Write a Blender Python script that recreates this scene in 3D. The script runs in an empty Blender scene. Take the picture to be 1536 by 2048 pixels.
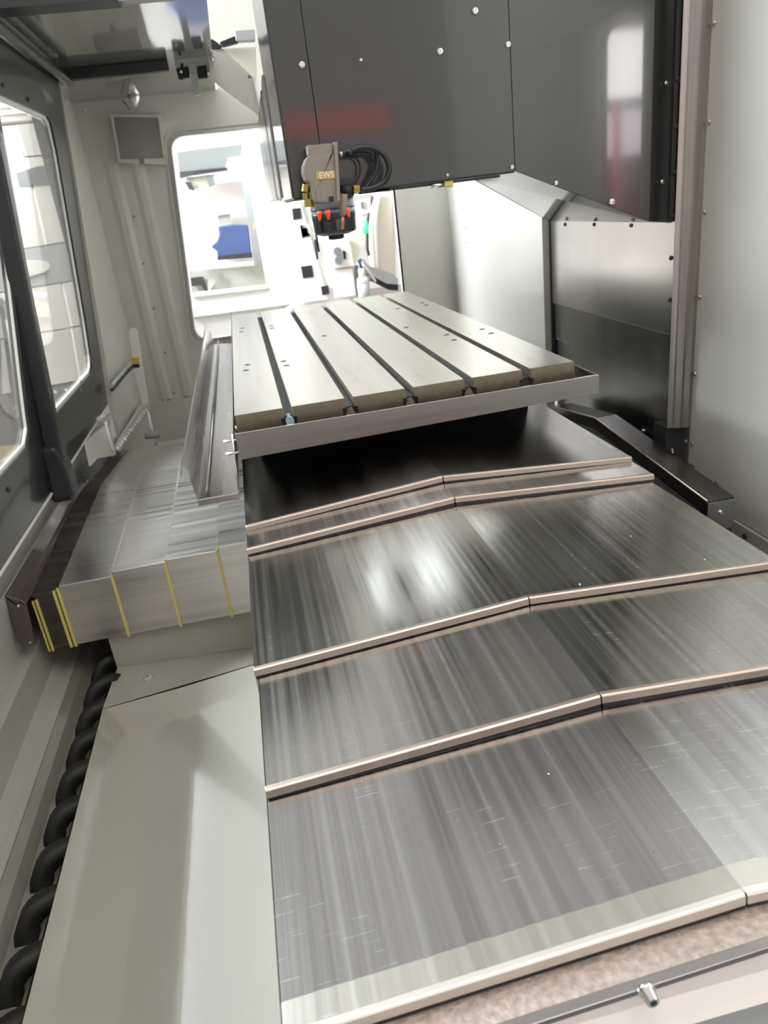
import bpy, bmesh, math, random
from mathutils import Vector, Matrix
from mathutils.geometry import tessellate_polygon
random.seed(4)
S = bpy.context.scene
COL = S.collection

# ------------------------------------------------------------------ camera
# world: X across the table, Y along the T-slots (away), Z up; table top is z = 0, metres
YAW, PITCH, ROLL, FPX = -0.1460, -0.40086, -0.12271, 1475.6
CAM = Vector((.059, -1.4477, .3606))
def cam_axes():
    cy, sy = math.cos(YAW), math.sin(YAW)
    M = Matrix(((cy, -sy, 0), (sy, cy, 0), (0, 0, 1)))
    f = Vector((0, math.cos(PITCH), math.sin(PITCH)))
    u = Vector((0, -math.sin(PITCH), math.cos(PITCH)))
    r = Vector((1, 0, 0))
    r, u = math.cos(ROLL)*r+math.sin(ROLL)*u, -math.sin(ROLL)*r+math.cos(ROLL)*u
    return M@r, M@u, M@f
AR, AU, AF = cam_axes()
cd = bpy.data.cameras.new('camera'); cam = bpy.data.objects.new('camera', cd); COL.objects.link(cam)
cam.matrix_world = Matrix.Translation(CAM) @ Matrix((AR, AU, -AF)).transposed().to_4x4()
cd.sensor_fit = 'VERTICAL'; cd.sensor_height = 32; cd.lens = FPX/2048*32
cd.dof.use_dof = True; cd.dof.focus_distance = 1.05; cd.dof.aperture_fstop = 8
cd.clip_start = .02; cd.clip_end = 60
S.camera = cam

# ------------------------------------------------------------------ light and exposure
W = bpy.data.worlds.new('world'); S.world = W; W.use_nodes = True
bg = W.node_tree.nodes['Background']; bg.inputs[0].default_value = (1.0, .985, .95, 1); bg.inputs[1].default_value = .62
S.view_settings.view_transform = 'Standard'; S.view_settings.look = 'None'
S.view_settings.exposure = 0.48; S.view_settings.gamma = 1; S.view_settings.use_curve_mapping = False
def area(name, loc, target, sx, sy, power, color=(1, 1, 1)):
    l = bpy.data.lights.new(name, 'AREA'); l.shape = 'RECTANGLE'; l.size = sx; l.size_y = sy
    l.energy = power; l.color = color
    o = bpy.data.objects.new(name, l); COL.objects.link(o); o.location = loc
    o.rotation_euler = (Vector(target)-Vector(loc)).to_track_quat('-Z', 'Y').to_euler()
    return o
area('hall_fill', (-.9, 5.4, 2.3), (-1.7, 7.2, -.2), 1.0, 2.5, 170, (1, .98, .94))  # added fill, brightens the white panels outside the left windows
area('hall_fill', (.35, 2.35, 1.45), (.3, 3.6, .1), 1.2, .35, 2.5, (1, .97, .92))  # added fill hidden behind the back wall, brightens the neighbouring machine
area('hall_fill', (.35, -1.9, 3.2), (.5, .6, 0), 2.4, 2.0, 42, (1, .96, .9))  # added general fill over the table from behind the camera

def P(x, y, X=None, Y=None, Z=None):      # point of a real plane seen at a photo pixel
    d = AF + AR*((x-768)/FPX) - AU*((y-1024)/FPX)
    i, v = (0, X) if X is not None else ((1, Y) if Y is not None else (2, Z))
    return CAM + d*((v-CAM[i])/d[i])

# ------------------------------------------------------------------ materials
def newmat(name):
    m = bpy.data.materials.new(name); m.use_nodes = True
    return m, m.node_tree.nodes, m.node_tree.links, m.node_tree.nodes['Principled BSDF']
def plain(name, col, rough=.4, metal=0, coat=0, emis=0, mottle=.06, bump=0, scale=14):
    m, N, L, b = newmat(name)
    b.inputs['Roughness'].default_value = rough; b.inputs['Metallic'].default_value = metal
    b.inputs['Coat Weight'].default_value = coat; b.inputs['Coat IOR'].default_value = 2.1 if name == 'chute_paint' else 1.5; b.inputs['Coat Roughness'].default_value = .06
    if emis:
        b.inputs['Emission Color'].default_value = (*col, 1); b.inputs['Emission Strength'].default_value = emis
    tc = N.new('ShaderNodeTexCoord'); nz = N.new('ShaderNodeTexNoise'); nz.inputs['Scale'].default_value = scale; nz.inputs['Detail'].default_value = 4
    L.new(tc.outputs['Object'], nz.inputs['Vector'])
    r = N.new('ShaderNodeMapRange'); r.inputs[3].default_value = 1-mottle; r.inputs[4].default_value = 1+mottle
    L.new(nz.outputs['Fac'], r.inputs[0])
    mx = N.new('ShaderNodeVectorMath'); mx.operation = 'SCALE'; mx.inputs[0].default_value = col
    L.new(r.outputs[0], mx.inputs['Scale']); L.new(mx.outputs[0], b.inputs['Base Color'])
    if bump:
        bp = N.new('ShaderNodeBump'); bp.inputs['Strength'].default_value = bump; bp.inputs['Distance'].default_value = .002
        L.new(nz.outputs['Fac'], bp.inputs['Height']); L.new(bp.outputs[0], b.inputs['Normal'])
    return m
def steel(name, axis='Y', lo=(.24, .235, .23), hi=(.40, .39, .37), r0=.2, r1=.42, fine=70, scratch=0, band=None, wide=5, blot=1.6):
    """metal with grinding streaks that run along one axis"""
    m, N, L, b = newmat(name); b.inputs['Metallic'].default_value = 1
    tc = N.new('ShaderNodeTexCoord')
    def stretched(long, cross, rot=0):
        mp = N.new('ShaderNodeMapping'); mp.inputs['Rotation'].default_value = (0, 0, rot)
        s = [cross]*3; s['XYZ'.index(axis)] = long; mp.inputs['Scale'].default_value = s
        L.new(tc.outputs['Object'], mp.inputs[0]); return mp
    def noise(mp, det=3):
        n = N.new('ShaderNodeTexNoise'); n.inputs['Scale'].default_value = 1; n.inputs['Detail'].default_value = det
        L.new(mp.outputs[0], n.inputs['Vector']); return n
    n1 = noise(stretched(1.2, fine), 5); n2 = noise(stretched(.8, wide), 2)
    n3 = N.new('ShaderNodeTexNoise'); n3.inputs['Scale'].default_value = blot*4; n3.inputs['Detail'].default_value = 4
    L.new(tc.outputs['Object'], n3.inputs['Vector'])
    def math2(op, a, c):
        q = N.new('ShaderNodeMath'); q.operation = op
        for i, v in enumerate((a, c)):
            if isinstance(v, (int, float)): q.inputs[i].default_value = v
            else: L.new(v, q.inputs[i])
        return q.outputs[0]
    s = math2('ADD', math2('MULTIPLY', n1.outputs['Fac'], .55), math2('MULTIPLY', n2.outputs['Fac'], .35))
    s = math2('ADD', s, math2('MULTIPLY', n3.outputs['Fac'], .1))
    cr = N.new('ShaderNodeValToRGB'); cr.color_ramp.elements[0].position = .36; cr.color_ramp.elements[1].position = .64
    cr.color_ramp.elements[0].color = (*lo, 1); cr.color_ramp.elements[1].color = (*hi, 1)
    L.new(s, cr.inputs[0]); col = cr.outputs[0]
    rr = N.new('ShaderNodeMapRange'); rr.inputs[1].default_value = .35; rr.inputs[2].default_value = .65
    rr.inputs[3].default_value = r0; rr.inputs[4].default_value = r1
    L.new(s, rr.inputs[0]); rough = rr.outputs[0]
    if scratch:
        tot = None
        for rot, off in ((.9, 0), (-.5, 3), (1.25, 7), (.35, 11)):
            mp = N.new('ShaderNodeMapping'); mp.inputs['Rotation'].default_value = (0, 0, rot); mp.inputs['Location'].default_value = (off, off, 0)
            mp.inputs['Scale'].default_value = (14, 520, 14)
            L.new(tc.outputs['Object'], mp.inputs[0]); nn = noise(mp, 1)
            g = math2('GREATER_THAN', nn.outputs['Fac'], .745)
            tot = g if tot is None else math2('MAXIMUM', tot, g)
        k = math2('MULTIPLY', tot, math2('MULTIPLY', math2('GREATER_THAN', n3.outputs['Fac'], .5), scratch))
        mx = N.new('ShaderNodeMix'); mx.data_type = 'RGBA'; mx.inputs[7].default_value = (.75, .74, .72, 1)
        L.new(k, mx.inputs[0]); L.new(col, mx.inputs[6]); col = mx.outputs[2]
        rough = math2('ADD', rough, math2('MULTIPLY', k, .15))
    if band is not None:      # bare worn strip in front of this object-space Y
        sp = N.new('ShaderNodeSeparateXYZ'); L.new(tc.outputs['Object'], sp.inputs[0])
        g = math2('LESS_THAN', math2('ADD', sp.outputs[1], math2('MULTIPLY', n1.outputs['Fac'], .003)), band)
        mx = N.new('ShaderNodeMix'); mx.data_type = 'RGBA'; mx.inputs[7].default_value = (.54, .52, .455, 1)
        L.new(math2('MULTIPLY', g, .8), mx.inputs[0]); L.new(col, mx.inputs[6]); col = mx.outputs[2]
        rough = math2('ADD', rough, math2('MULTIPLY', g, .1))
    L.new(col, b.inputs['Base Color']); L.new(rough, b.inputs['Roughness'])
    bp = N.new('ShaderNodeBump'); bp.inputs['Strength'].default_value = .12; bp.inputs['Distance'].default_value = .0006
    L.new(n1.outputs['Fac'], bp.inputs['Height']); L.new(bp.outputs[0], b.inputs['Normal'])
    return m
def glassmat(name, tint=(1, 1, 1)):
    m = bpy.data.materials.new(name); m.use_nodes = True; N = m.node_tree.nodes; L = m.node_tree.links; N.clear()
    o = N.new('ShaderNodeOutputMaterial'); t = N.new('ShaderNodeBsdfTransparent'); t.inputs[0].default_value = (*tint, 1)
    g = N.new('ShaderNodeBsdfGlossy'); g.inputs['Roughness'].default_value = .02
    lw = N.new('ShaderNodeLayerWeight'); lw.inputs[0].default_value = .5
    pw = N.new('ShaderNodeMath'); pw.operation = 'POWER'; pw.inputs[1].default_value = 5; L.new(lw.outputs['Facing'], pw.inputs[0])
    fr = N.new('ShaderNodeMath'); fr.operation = 'MULTIPLY_ADD'; fr.inputs[1].default_value = .9; fr.inputs[2].default_value = .03; L.new(pw.outputs[0], fr.inputs[0])
    nz = N.new('ShaderNodeTexNoise'); nz.inputs['Scale'].default_value = 5
    ml = N.new('ShaderNodeMath'); ml.operation = 'MULTIPLY_ADD'; ml.inputs[1].default_value = .03; L.new(nz.outputs['Fac'], ml.inputs[0]); L.new(fr.outputs[0], ml.inputs[2])
    mx = N.new('ShaderNodeMixShader'); L.new(ml.outputs[0], mx.inputs[0]); L.new(t.outputs[0], mx.inputs[1]); L.new(g.outputs[0], mx.inputs[2]); L.new(mx.outputs[0], o.inputs[0])
    return m
M = dict(
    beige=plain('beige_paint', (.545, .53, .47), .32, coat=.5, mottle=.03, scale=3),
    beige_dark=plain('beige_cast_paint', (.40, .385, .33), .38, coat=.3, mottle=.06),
    chute=plain('chute_paint', (.42, .41, .35), .12, coat=1.0, mottle=.03, scale=3),
    black=plain('charcoal_enamel', (.024, .0255, .024), .26, coat=.8, mottle=.08),
    blackmatte=plain('black_trim', (.018, .018, .020), .45, coat=.2),
    ceil=plain('glossy_roof_sheet', (.17, .17, .15), .2, coat=1.0, mottle=.05),
    rubber=plain('black_rubber', (.012, .012, .014), .42),
    white=plain('white_paint', (.80, .79, .75), .35, coat=.3, mottle=.02),
    cream=plain('cream_paint', (.74, .70, .58), .35, mottle=.02),
    pinkwhite=plain('warm_white_paint', (.78, .72, .68), .4, mottle=.02),
    palegrey=plain('pale_grey_paint', (.42, .43, .43), .4),
    midgrey=plain('mid_grey_paint', (.20, .21, .21), .4),
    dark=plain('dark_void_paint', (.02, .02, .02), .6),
    auger=plain('oily_black_steel', (.010, .010, .010), .6),
    steel=steel('ground_steel', 'Y'),
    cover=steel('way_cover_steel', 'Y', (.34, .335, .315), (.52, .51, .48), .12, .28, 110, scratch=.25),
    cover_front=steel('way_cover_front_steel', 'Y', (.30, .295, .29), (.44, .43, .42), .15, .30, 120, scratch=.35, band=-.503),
    cover_dark=steel('way_cover_darkened_steel', 'Y', (.10, .09, .085), (.17, .16, .15), .18, .3, 25),
    lip=plain('rolled_edge_steel', (.52, .43, .37), .36, metal=1, mottle=.08),
    crust=plain('scuffed_sheet', (.40, .33, .29), .45, metal=.6, mottle=.55, scale=160, bump=.6),
    plug=plain('pale_blue_swarf', (.30, .42, .50), .5, mottle=.4, scale=90),
    door=plain('door_enamel', (.010, .011, .011), .3, coat=.3),
    edge=plain('pale_folded_steel', (.70, .66, .60), .3, metal=.8, mottle=.05),
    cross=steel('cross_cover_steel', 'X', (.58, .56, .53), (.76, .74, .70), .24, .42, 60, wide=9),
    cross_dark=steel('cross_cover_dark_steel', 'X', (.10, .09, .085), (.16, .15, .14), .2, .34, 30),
    column=steel('column_cover_steel', 'Z', (.58, .56, .54), (.68, .66, .64), .22, .26, 8, wide=2),
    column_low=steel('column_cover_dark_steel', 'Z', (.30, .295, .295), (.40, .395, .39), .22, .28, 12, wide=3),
    strip=steel('guard_strip_steel', 'Z', (.36, .33, .31), (.58, .55, .52), .28, .42, 90),
    table=steel('table_iron', 'Y', (.66, .63, .575), (.76, .73, .675), .26, .32, 35, wide=7, blot=3),
    table_end=plain('table_side_iron', (.25, .215, .155), .42, metal=.9, mottle=.3, scale=60),
    tray=steel('tray_steel', 'X', (.27, .25, .24), (.36, .345, .33), .25, .36, 40),
    gutter=steel('gutter_steel', 'Y', (.20, .19, .18), (.40, .38, .36), .18, .3, 40),
    chrome=plain('bright_steel', (.75, .73, .70), .2, metal=1, mottle=.05),
    brass=plain('brass', (.60, .42, .12), .3, metal=1, mottle=.1),
    copper=plain('copper_tube', (.55, .22, .14), .4, metal=.6),
    yellow=plain('yellow_wiper_rubber', (.62, .54, .16), .5, mottle=.1),
    orange=plain('orange_nozzle_plastic', (.80, .10, .012), .4, mottle=.05),
    motor=plain('taupe_motor_paint', (.25, .21, .175), .5, mottle=.06, scale=90),
    blue=plain('blue_cloth', (.045, .08, .24), .7, mottle=.3, scale=9),
    green=plain('green_lamp', (.1, .8, .35), .3, emis=.35),
    red=plain('red_paint', (.62, .05, .03), .4),
    ochre=plain('amber_clip', (.70, .42, .10), .4),
    wood=plain('pale_wood', (.60, .45, .28), .6, mottle=.15),
    floor=plain('hall_floor', (.34, .30, .28), .5, mottle=.1, scale=2),
    led=plain('lamp_diffuser', (.90, .95, 1.0), .4, emis=2.6, mottle=0),
    goldtxt=plain('gold_nameplate', (.50, .38, .18), .35, metal=.6),
    inktxt=plain('cream_letters', (.90, .80, .62), .4, mottle=0),
    brownrail=plain('brown_rail_paint', (.085, .062, .055), .25, coat=.6, mottle=.15),
    mirror_win=plain('recess_sheet', (.27, .245, .22), .3, metal=.6, mottle=.12, scale=25),
    glass=glassmat('window_glass', (.97, .98, .97)),
)

# ------------------------------------------------------------------ mesh helpers
class MB:
    def __init__(s): s.v = []; s.f = []; s.sm = []
    def add(s, vs, fs, smooth=False):
        n = len(s.v); s.v += [Vector(v) for v in vs]
        s.f += [tuple(i+n for i in f) for f in fs]; s.sm += [smooth]*len(fs); return s
    def box(s, a, b):
        x0, y0, z0 = a; x1, y1, z1 = b
        v = [(x0,y0,z0),(x1,y0,z0),(x1,y1,z0),(x0,y1,z0),(x0,y0,z1),(x1,y0,z1),(x1,y1,z1),(x0,y1,z1)]
        return s.add(v, [(3,2,1,0),(4,5,6,7),(0,1,5,4),(1,2,6,5),(2,3,7,6),(3,0,4,7)])
    def prism(s, poly, off, holes=()):
        """flat polygon (3D points), pushed by the vector off; holes are polygons in the same plane"""
        loops = [[Vector(p) for p in poly]]+[[Vector(p) for p in h] for h in holes]
        tris = tessellate_polygon(loops); flat = [p for l in loops for p in l]; off = Vector(off); n = len(flat)
        fs = [tuple(t) for t in tris]+[tuple(i+n for i in reversed(t)) for t in tris]
        k = 0
        for l in loops:
            m = len(l)
            for i in range(m):
                a, b = k+i, k+(i+1) % m; fs.append((a, b, b+n, a+n))
            k += m
        return s.add(flat+[p+off for p in flat], fs)
    def sheet(s, pts, ext, t=.0015):
        """bent sheet: open polyline pts swept by the vector ext, given thickness along its mean normal"""
        pts = [Vector(p) for p in pts]; ext = Vector(ext); nr = []
        for i in range(len(pts)):
            a = pts[max(0, i-1)]; b = pts[min(len(pts)-1, i+1)]
            nr.append((b-a).cross(ext).normalized()*t)
        v = pts+[p+n for p, n in zip(pts, nr)]; n = len(pts); v += [p+ext for p in v]; fs = []
        for i in range(n-1):
            fs += [(i, i+1, i+1+2*n, i+2*n), (i+n, i+3*n, i+1+3*n, i+1+n), (i, i+n, i+n+1, i+1), (i+2*n, i+1+2*n, i+1+3*n, i+3*n)]
        fs += [(0, 2*n, 3*n, n), (n-1, 2*n-1, 4*n-1, 3*n-1)]
        return s.add(v, fs)
    def tube(s, path, r, n=10, cap=True, smooth=True):
        path = [Vector(p) for p in path]; rs = r if isinstance(r, (list, tuple)) else [r]*len(path)
        d = (path[1]-path[0]).normalized(); u = d.orthogonal().normalized(); vs = []; fs = []
        for i, p in enumerate(path):
            t = (path[min(i+1, len(path)-1)]-path[max(i-1, 0)]).normalized()
            u = (u-t*u.dot(t)).normalized(); w = t.cross(u)
            vs += [p+(u*math.cos(2*math.pi*k/n)+w*math.sin(2*math.pi*k/n))*rs[i] for k in range(n)]
        for i in range(len(path)-1):
            for k in range(n):
                k2 = (k+1) % n; fs.append((i*n+k, i*n+k2, i*n+n+k2, i*n+n+k))
        s.add(vs, fs, smooth)
        if cap:
            m = len(s.v)-len(vs)
            s.f += [tuple(m+k for k in reversed(range(n))), tuple(m+len(vs)-n+k for k in range(n))]; s.sm += [False, False]
        return s
    def build(s, name, mat, parent=None, bevel=0):
        me = bpy.data.meshes.new(name); o = bpy.data.objects.new(name, me); COL.objects.link(o)
        root = parent
        org = Vector((0, 0, 0))
        if parent is not None:
            while root is not None: org += root.location; root = root.parent
            o.parent = parent
        elif s.v:
            xs = [v.x for v in s.v]; ys = [v.y for v in s.v]; zs = [v.z for v in s.v]
            org = Vector(((min(xs)+max(xs))/2, (min(ys)+max(ys))/2, min(zs))); o.location = org
        me.from_pydata([v-org for v in s.v], [], s.f)
        bm = bmesh.new(); bm.from_mesh(me); bmesh.ops.recalc_face_normals(bm, faces=bm.faces); bm.to_mesh(me); bm.free()
        me.polygons.foreach_set('use_smooth', s.sm); me.materials.append(M[mat] if isinstance(mat, str) else mat)
        if bevel:
            b = o.modifiers.new('bevel', 'BEVEL'); b.width = bevel; b.segments = 2; b.limit_method = 'ANGLE'; b.angle_limit = .6
        return o
def tag(o, label=None, cat=None, group=None, kind=None):
    if label: o['label'] = label
    if cat: o['category'] = cat
    if group: o['group'] = group
    if kind: o['kind'] = kind
    return o
def thing(name, loc, label, cat, group=None):
    o = bpy.data.objects.new(name, None); COL.objects.link(o); o.location = loc; o.empty_display_size = .05
    return tag(o, label, cat, group)
def struct(o): o['kind'] = 'structure'; return o
# a shared screw head mesh (dome with a hexagon socket), axis +Z
def screw_mesh():
    bm = bmesh.new(); n = 12; prof = [(.0035, .0), (.0034, .0012), (.0026, .0022), (.0014, .0024), (.0013, .0010)]
    rings = [[bm.verts.new((r*math.cos(2*math.pi*k/n), r*math.sin(2*math.pi*k/n), z)) for k in range(n)] for r, z in prof]
    for a, b in zip(rings, rings[1:]):
        for k in range(n): bm.faces.new((a[k], a[(k+1) % n], b[(k+1) % n], b[k]))
    bm.faces.new(rings[-1]); bm.faces.new(list(reversed(rings[0])))
    me = bpy.data.meshes.new('screw'); bm.to_mesh(me); bm.free(); return me
SM = {}
def screw(parent, p, nrm, mat='chrome', s=1.0, name='screw'):
    if (mat, name) not in SM:
        me = screw_mesh(); me.materials.append(M[mat]); SM[(mat, name)] = me
    o = bpy.data.objects.new(name, SM[(mat, name)]); COL.objects.link(o)
    org = Vector((0, 0, 0)); r = parent
    while r is not None: org += r.location; r = r.parent
    o.parent = parent; o.location = Vector(p)-org
    o.rotation_euler = Vector(nrm).to_track_quat('Z', 'Y').to_euler(); o.scale = (s, s, s)
    return o
def arc(cx, cy, r, a0, a1, n=6):
    return [(cx+r*math.cos(math.radians(a0+(a1-a0)*i/n)), cy+r*math.sin(math.radians(a0+(a1-a0)*i/n))) for i in range(n+1)]
def rrect(x0, y0, x1, y1, r, n=5):
    return arc(x1-r, y1-r, r, 0, 90, n)+arc(x0+r, y1-r, r, 90, 180, n)+arc(x0+r, y0+r, r, 180, 270, n)+arc(x1-r, y0+r, r, 270, 360, n)
def slab(px, name, mat, parent=None, t=.01, X=None, Y=None, Z=None, bevel=0):
    """plate with a real thickness whose visible face lies on one world plane"""
    pts = [P(a, b, X=X, Y=Y, Z=Z) for a, b in px]
    off = (math.copysign(t, X-CAM.x), 0, 0) if X is not None else ((0, t, 0) if Y is not None else (0, 0, -t))
    return MB().prism(pts, off).build(name, mat, parent, bevel)

# ================================================================== SETTING
# ---- left enclosure wall: leans inwards towards the top; X = XW(z)
XW = lambda z: -.468+.103*z
def wl(y, z, d=0): return Vector((XW(z)+d, y, z))
winA = [(.552, -.062), (1.105, -.062)]+[(1.165+.055*math.cos(math.radians(a))-.055+.0, -.005+.055*math.sin(math.radians(a))) for a in (-60, -35, -10)]+[(1.172, .1), (1.155, .45), (1.145, .60), (1.122, .668), (1.085, .682), (.56, .672)]
winB = [(-1.2, -.06), (.275, -.062), (.318, -.035), (.33, .02), (.395, .245), (.47, .52), (.46, .62), (-1.2, .66)]
mb = MB().prism([wl(y, z) for y, z in [(-1.6, -.215), (1.33, -.215), (1.33, .80), (-1.6, .80)]], (-.02, 0, 0),
                [[wl(y, z) for y, z in winA], [wl(y, z) for y, z in winB]])
wleft = struct(mb.build('wall_left', 'door')); tag(wleft, 'charcoal enamelled door wall with two tall windows, left side')
for i, w in enumerate((winA, winB)):
    g = MB().prism([wl(y, z, -.012) for y, z in w], (-.003, 0, 0)).build('window_%d' % (i+1), 'glass'); struct(g)
    c = sum((Vector(wl(y, z)) for y, z in w), Vector())/len(w)
    inn = [wl(c.y+(y-c.y)*(.975 if i == 0 else .99), c.z+(z-c.z)*.975, -.006) for y, z in w]
    fr = MB().prism([wl(y, z, -.006) for y, z in w], (-.006, 0, 0), [inn]).build('window_frame', 'white', g)  # white colour carries the hall light caught on the window reveal
for (x, y) in ((25, 978), (10, 170), (60, 198), (165, 780), (163, 763)):
    p = P(x, y, X=-.47 if y > 500 else -.39); p.x = XW(p.z)+.0005; screw(wleft, p, (1, 0, 0), 'dark' if y < 760 or y > 900 else 'steel', 1.5)
# lower beige part of the left wall, ledge and drop into the chip trough (profile swept along Y)
struct(MB().sheet([(-.490, -1.6, -.213), (-.554, -1.6, -.316), (-.580, -1.6, -.492)], (0, 3.7, 0), .006).build('trim_1', 'beige'))
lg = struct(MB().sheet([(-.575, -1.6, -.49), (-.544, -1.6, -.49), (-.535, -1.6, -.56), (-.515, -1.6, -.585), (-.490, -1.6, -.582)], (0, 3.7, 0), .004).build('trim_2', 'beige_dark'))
struct(MB().sheet([(-.490, -1.6, -.582), (-.474, -1.6, -.590), (-.460, -1.6, -.610), (-.355, -1.6, -.614), (-.35, -1.6, -.65)], (0, 3.7, 0), .004).build('trim_17', plain('dark_trough_paint', (.20, .185, .155), .35, coat=.4, mottle=.25, scale=9)))  # trough sheet, darker and more mottled than the ledge above
screw(lg, P(15, 1353, Z=-.4895)+Vector((0, 0, 0)), (0, 0, 1), 'dark', 2.0, 'bolt')
# beige inner side sheet behind the door, back left corner
struct(MB().box((-.49, 1.33, -.75), (-.475, 2.12, .845)).build('wall_left_rear', 'beige'))
struct(MB().prism([(-.475, 1.33, -.22), (-.38, 1.33, .80), (-.475, 1.33, .84)], (0, .02, 0)).build('trim_3', 'beige'))
# ---- back wall with its big rounded opening
op = [(-.125+.055*(1-math.cos(math.radians(a))), .633+.055*math.sin(math.radians(a))) for a in range(0, 91, 15)]+[(.80, .686), (.80, -.095), (.74, -.145)]+[(-.184+.055*(1-math.sin(math.radians(a))), -.09-.055*math.cos(math.radians(a))) for a in range(0, 91, 15)]
back = MB().prism([(x, 2.1, z) for x, z in [(-.475, -.75), (1.06, -.75), (1.06, 1.75), (.105, 1.75), (.105, .845), (-.475, .845)]], (0, .03, 0), [[(x, 2.1, z) for x, z in op]])
back = struct(back.build('wall_back', 'beige'))
cx, cz = .31, .27
def ring(k, y): return [(cx+(x-cx)*k, y, cz+(z-cz)*k) for x, z in op]
MB().prism(ring(1.06, 2.092), (0, .008, 0), [ring(1.045, 2.092)]).build('pressed_rim', 'beige', back)
MB().prism(ring(1.012, 2.085), (0, .015, 0), [ring(1.0, 2.085)]).build('opening_seal', 'palegrey', back)
for x in (-.405, -.30):   # pressed vertical ribs left of the opening
    MB().prism([(x-.008, 2.1, -.39), (x+.012, 2.094, -.39), (x+.035, 2.094, -.39), (x+.055, 2.1, -.39)], (0, 0, 1.02)).build('pressed_rib', 'beige', back)
MB().box((.80, 2.085, -.3), (.835, 2.1, 1.0)).build('pressed_rib', 'beige', back)
for q in ((268, 433), (287, 527), (308, 617), (330, 705), (348, 786), (165, 400), (325, 800), (338, 798), (372, 793)):
    screw(back, P(*q, Y=2.0995), (0, -1, 0), 'midgrey', 1.5)
for q in ((170, 219), (193, 232), (214, 245)): screw(back, P(*q, Y=2.0995), (0, -1, 0), 'chrome', 1.5)
# bright side sheet right of the opening, behind the column
rs = struct(MB().prism([(1.055, 1.0, -.75), (1.055, 2.1, -.75), (1.055, 2.1, 1.3), (1.055, 1.0, 1.3)], (.03, 0, 0)).build('wall_right_rear', 'beige'))
for q in ((889, 443), (894, 530), (932, 455), (933, 485), (905, 590)): screw(rs, P(*q, X=1.0545), (-1, 0, 0), 'midgrey', 1.2)
# ---- near right wall
rwin = rrect(-.235, .17, -.012, .70, .03)      # small side window just outside the frame; the charcoal cover mirrors what is behind it
rw = struct(MB().prism([(1.132, -1.7, -.452), (1.132, .23, -.452), (1.132, .23, 1.35), (1.132, -1.7, 1.35)], (.018, 0, 0), [[(1.132, y, z) for y, z in rwin]]).build('wall_right', 'beige'))
struct(MB().box((1.126, -1.7, -.56), (1.15, .12, -.457)).build('trim_4', 'beige_dark'))
for q in ((1429, 46), (1419, 244), (1410, 424), (1400, 594), (1391, 748)): screw(rw, P(*q, X=1.1315), (-1, 0, 0), 'chrome', 1.5)
for q in ((1372, 883), (1385, 887), (1434, 964)): screw(rw, P(*q, X=1.1315), (-1, 0, 0), 'midgrey', 1.7)
for q in ((1427, 1031), (1454, 1048), (1491, 1072)): screw(rw, P(*q, X=1.1255), (-1, 0, 0), 'dark', 2.0)
# upper panel overlap seam of the right wall
a, b_ = P(1420, 122, X=1.13), P(1536, 80, X=1.13)
MB().prism([(1.129, a.y+.02, .735), (1.129, -1.7, .735), (1.129, -1.7, 1.35), (1.129, a.y+.02, 1.35)], (.003, 0, 0)).build('upper_sheet', 'beige', rw)
# ---- glossy roof sheet at upper left and the dark beams that edge it
struct(MB().prism([(-.385, .70, .845), (.10, .70, .845), (.10, 2.1, .845), (-.49, 2.1, .845), (-.49, 1.335, .845), (-.385, 1.335, .845)], (0, 0, .01)).build('ceiling', 'ceil'))
struct(MB().prism([(-.385, -1.6, .80), (-.385, -1.6, .86), (-.52, -1.6, .86), (-.52, -1.6, .78)], (0, 3.0, 0)).build('trim_5', 'black'))
struct(MB().box((-.385, .62, .840), (-.10, .70, .87)).build('trim_6', 'blackmatte'))
# black door seal posts and head beam
struct(MB().tube([wl(-1.6, .79, .028)+Vector((0, 0, .015)), wl(1.36, .79, .028)+Vector((0, 0, .015))], .016, 12).build('trim_7', 'black'))
o = struct(MB().prism([(-.518, 1.38, -.215), (-.49, 1.38, -.215), (-.388, 1.38, .80), (-.388, 1.38, .823), (-.416, 1.38, .845), (-.43, 1.38, .80)], (0, .03, 0)).build('trim_8', 'blackmatte', bevel=.003))
struct(MB().box((-.388, 1.375, .812), (-.045, 1.405, .844)).build('trim_9', 'blackmatte', bevel=.003))
o = struct(MB().prism([(-.492, .40, -.24), (-.452, .40, -.24), (-.384, .40, .56), (-.384, .40, .80), (-.412, .40, .80), (-.426, .40, .55)], (0, .036, 0)).build('trim_10', 'blackmatte', bevel=.006))
struct(MB().prism([(-.497, .385, -.245), (-.440, .385, -.245), (-.440, .385, -.17), (-.452, .385, -.10), (-.49, .385, -.10)], (0, .075, 0)).build('trim_11', 'blackmatte', bevel=.012))
# ---- machine bed under everything, base face, ledge and chute sheet
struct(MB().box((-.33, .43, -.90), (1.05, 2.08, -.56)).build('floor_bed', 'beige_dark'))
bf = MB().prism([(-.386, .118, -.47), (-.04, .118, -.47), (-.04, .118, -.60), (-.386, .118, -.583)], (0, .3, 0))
struct(bf.build('trim_12', 'beige_dark', bevel=.002))
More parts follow.
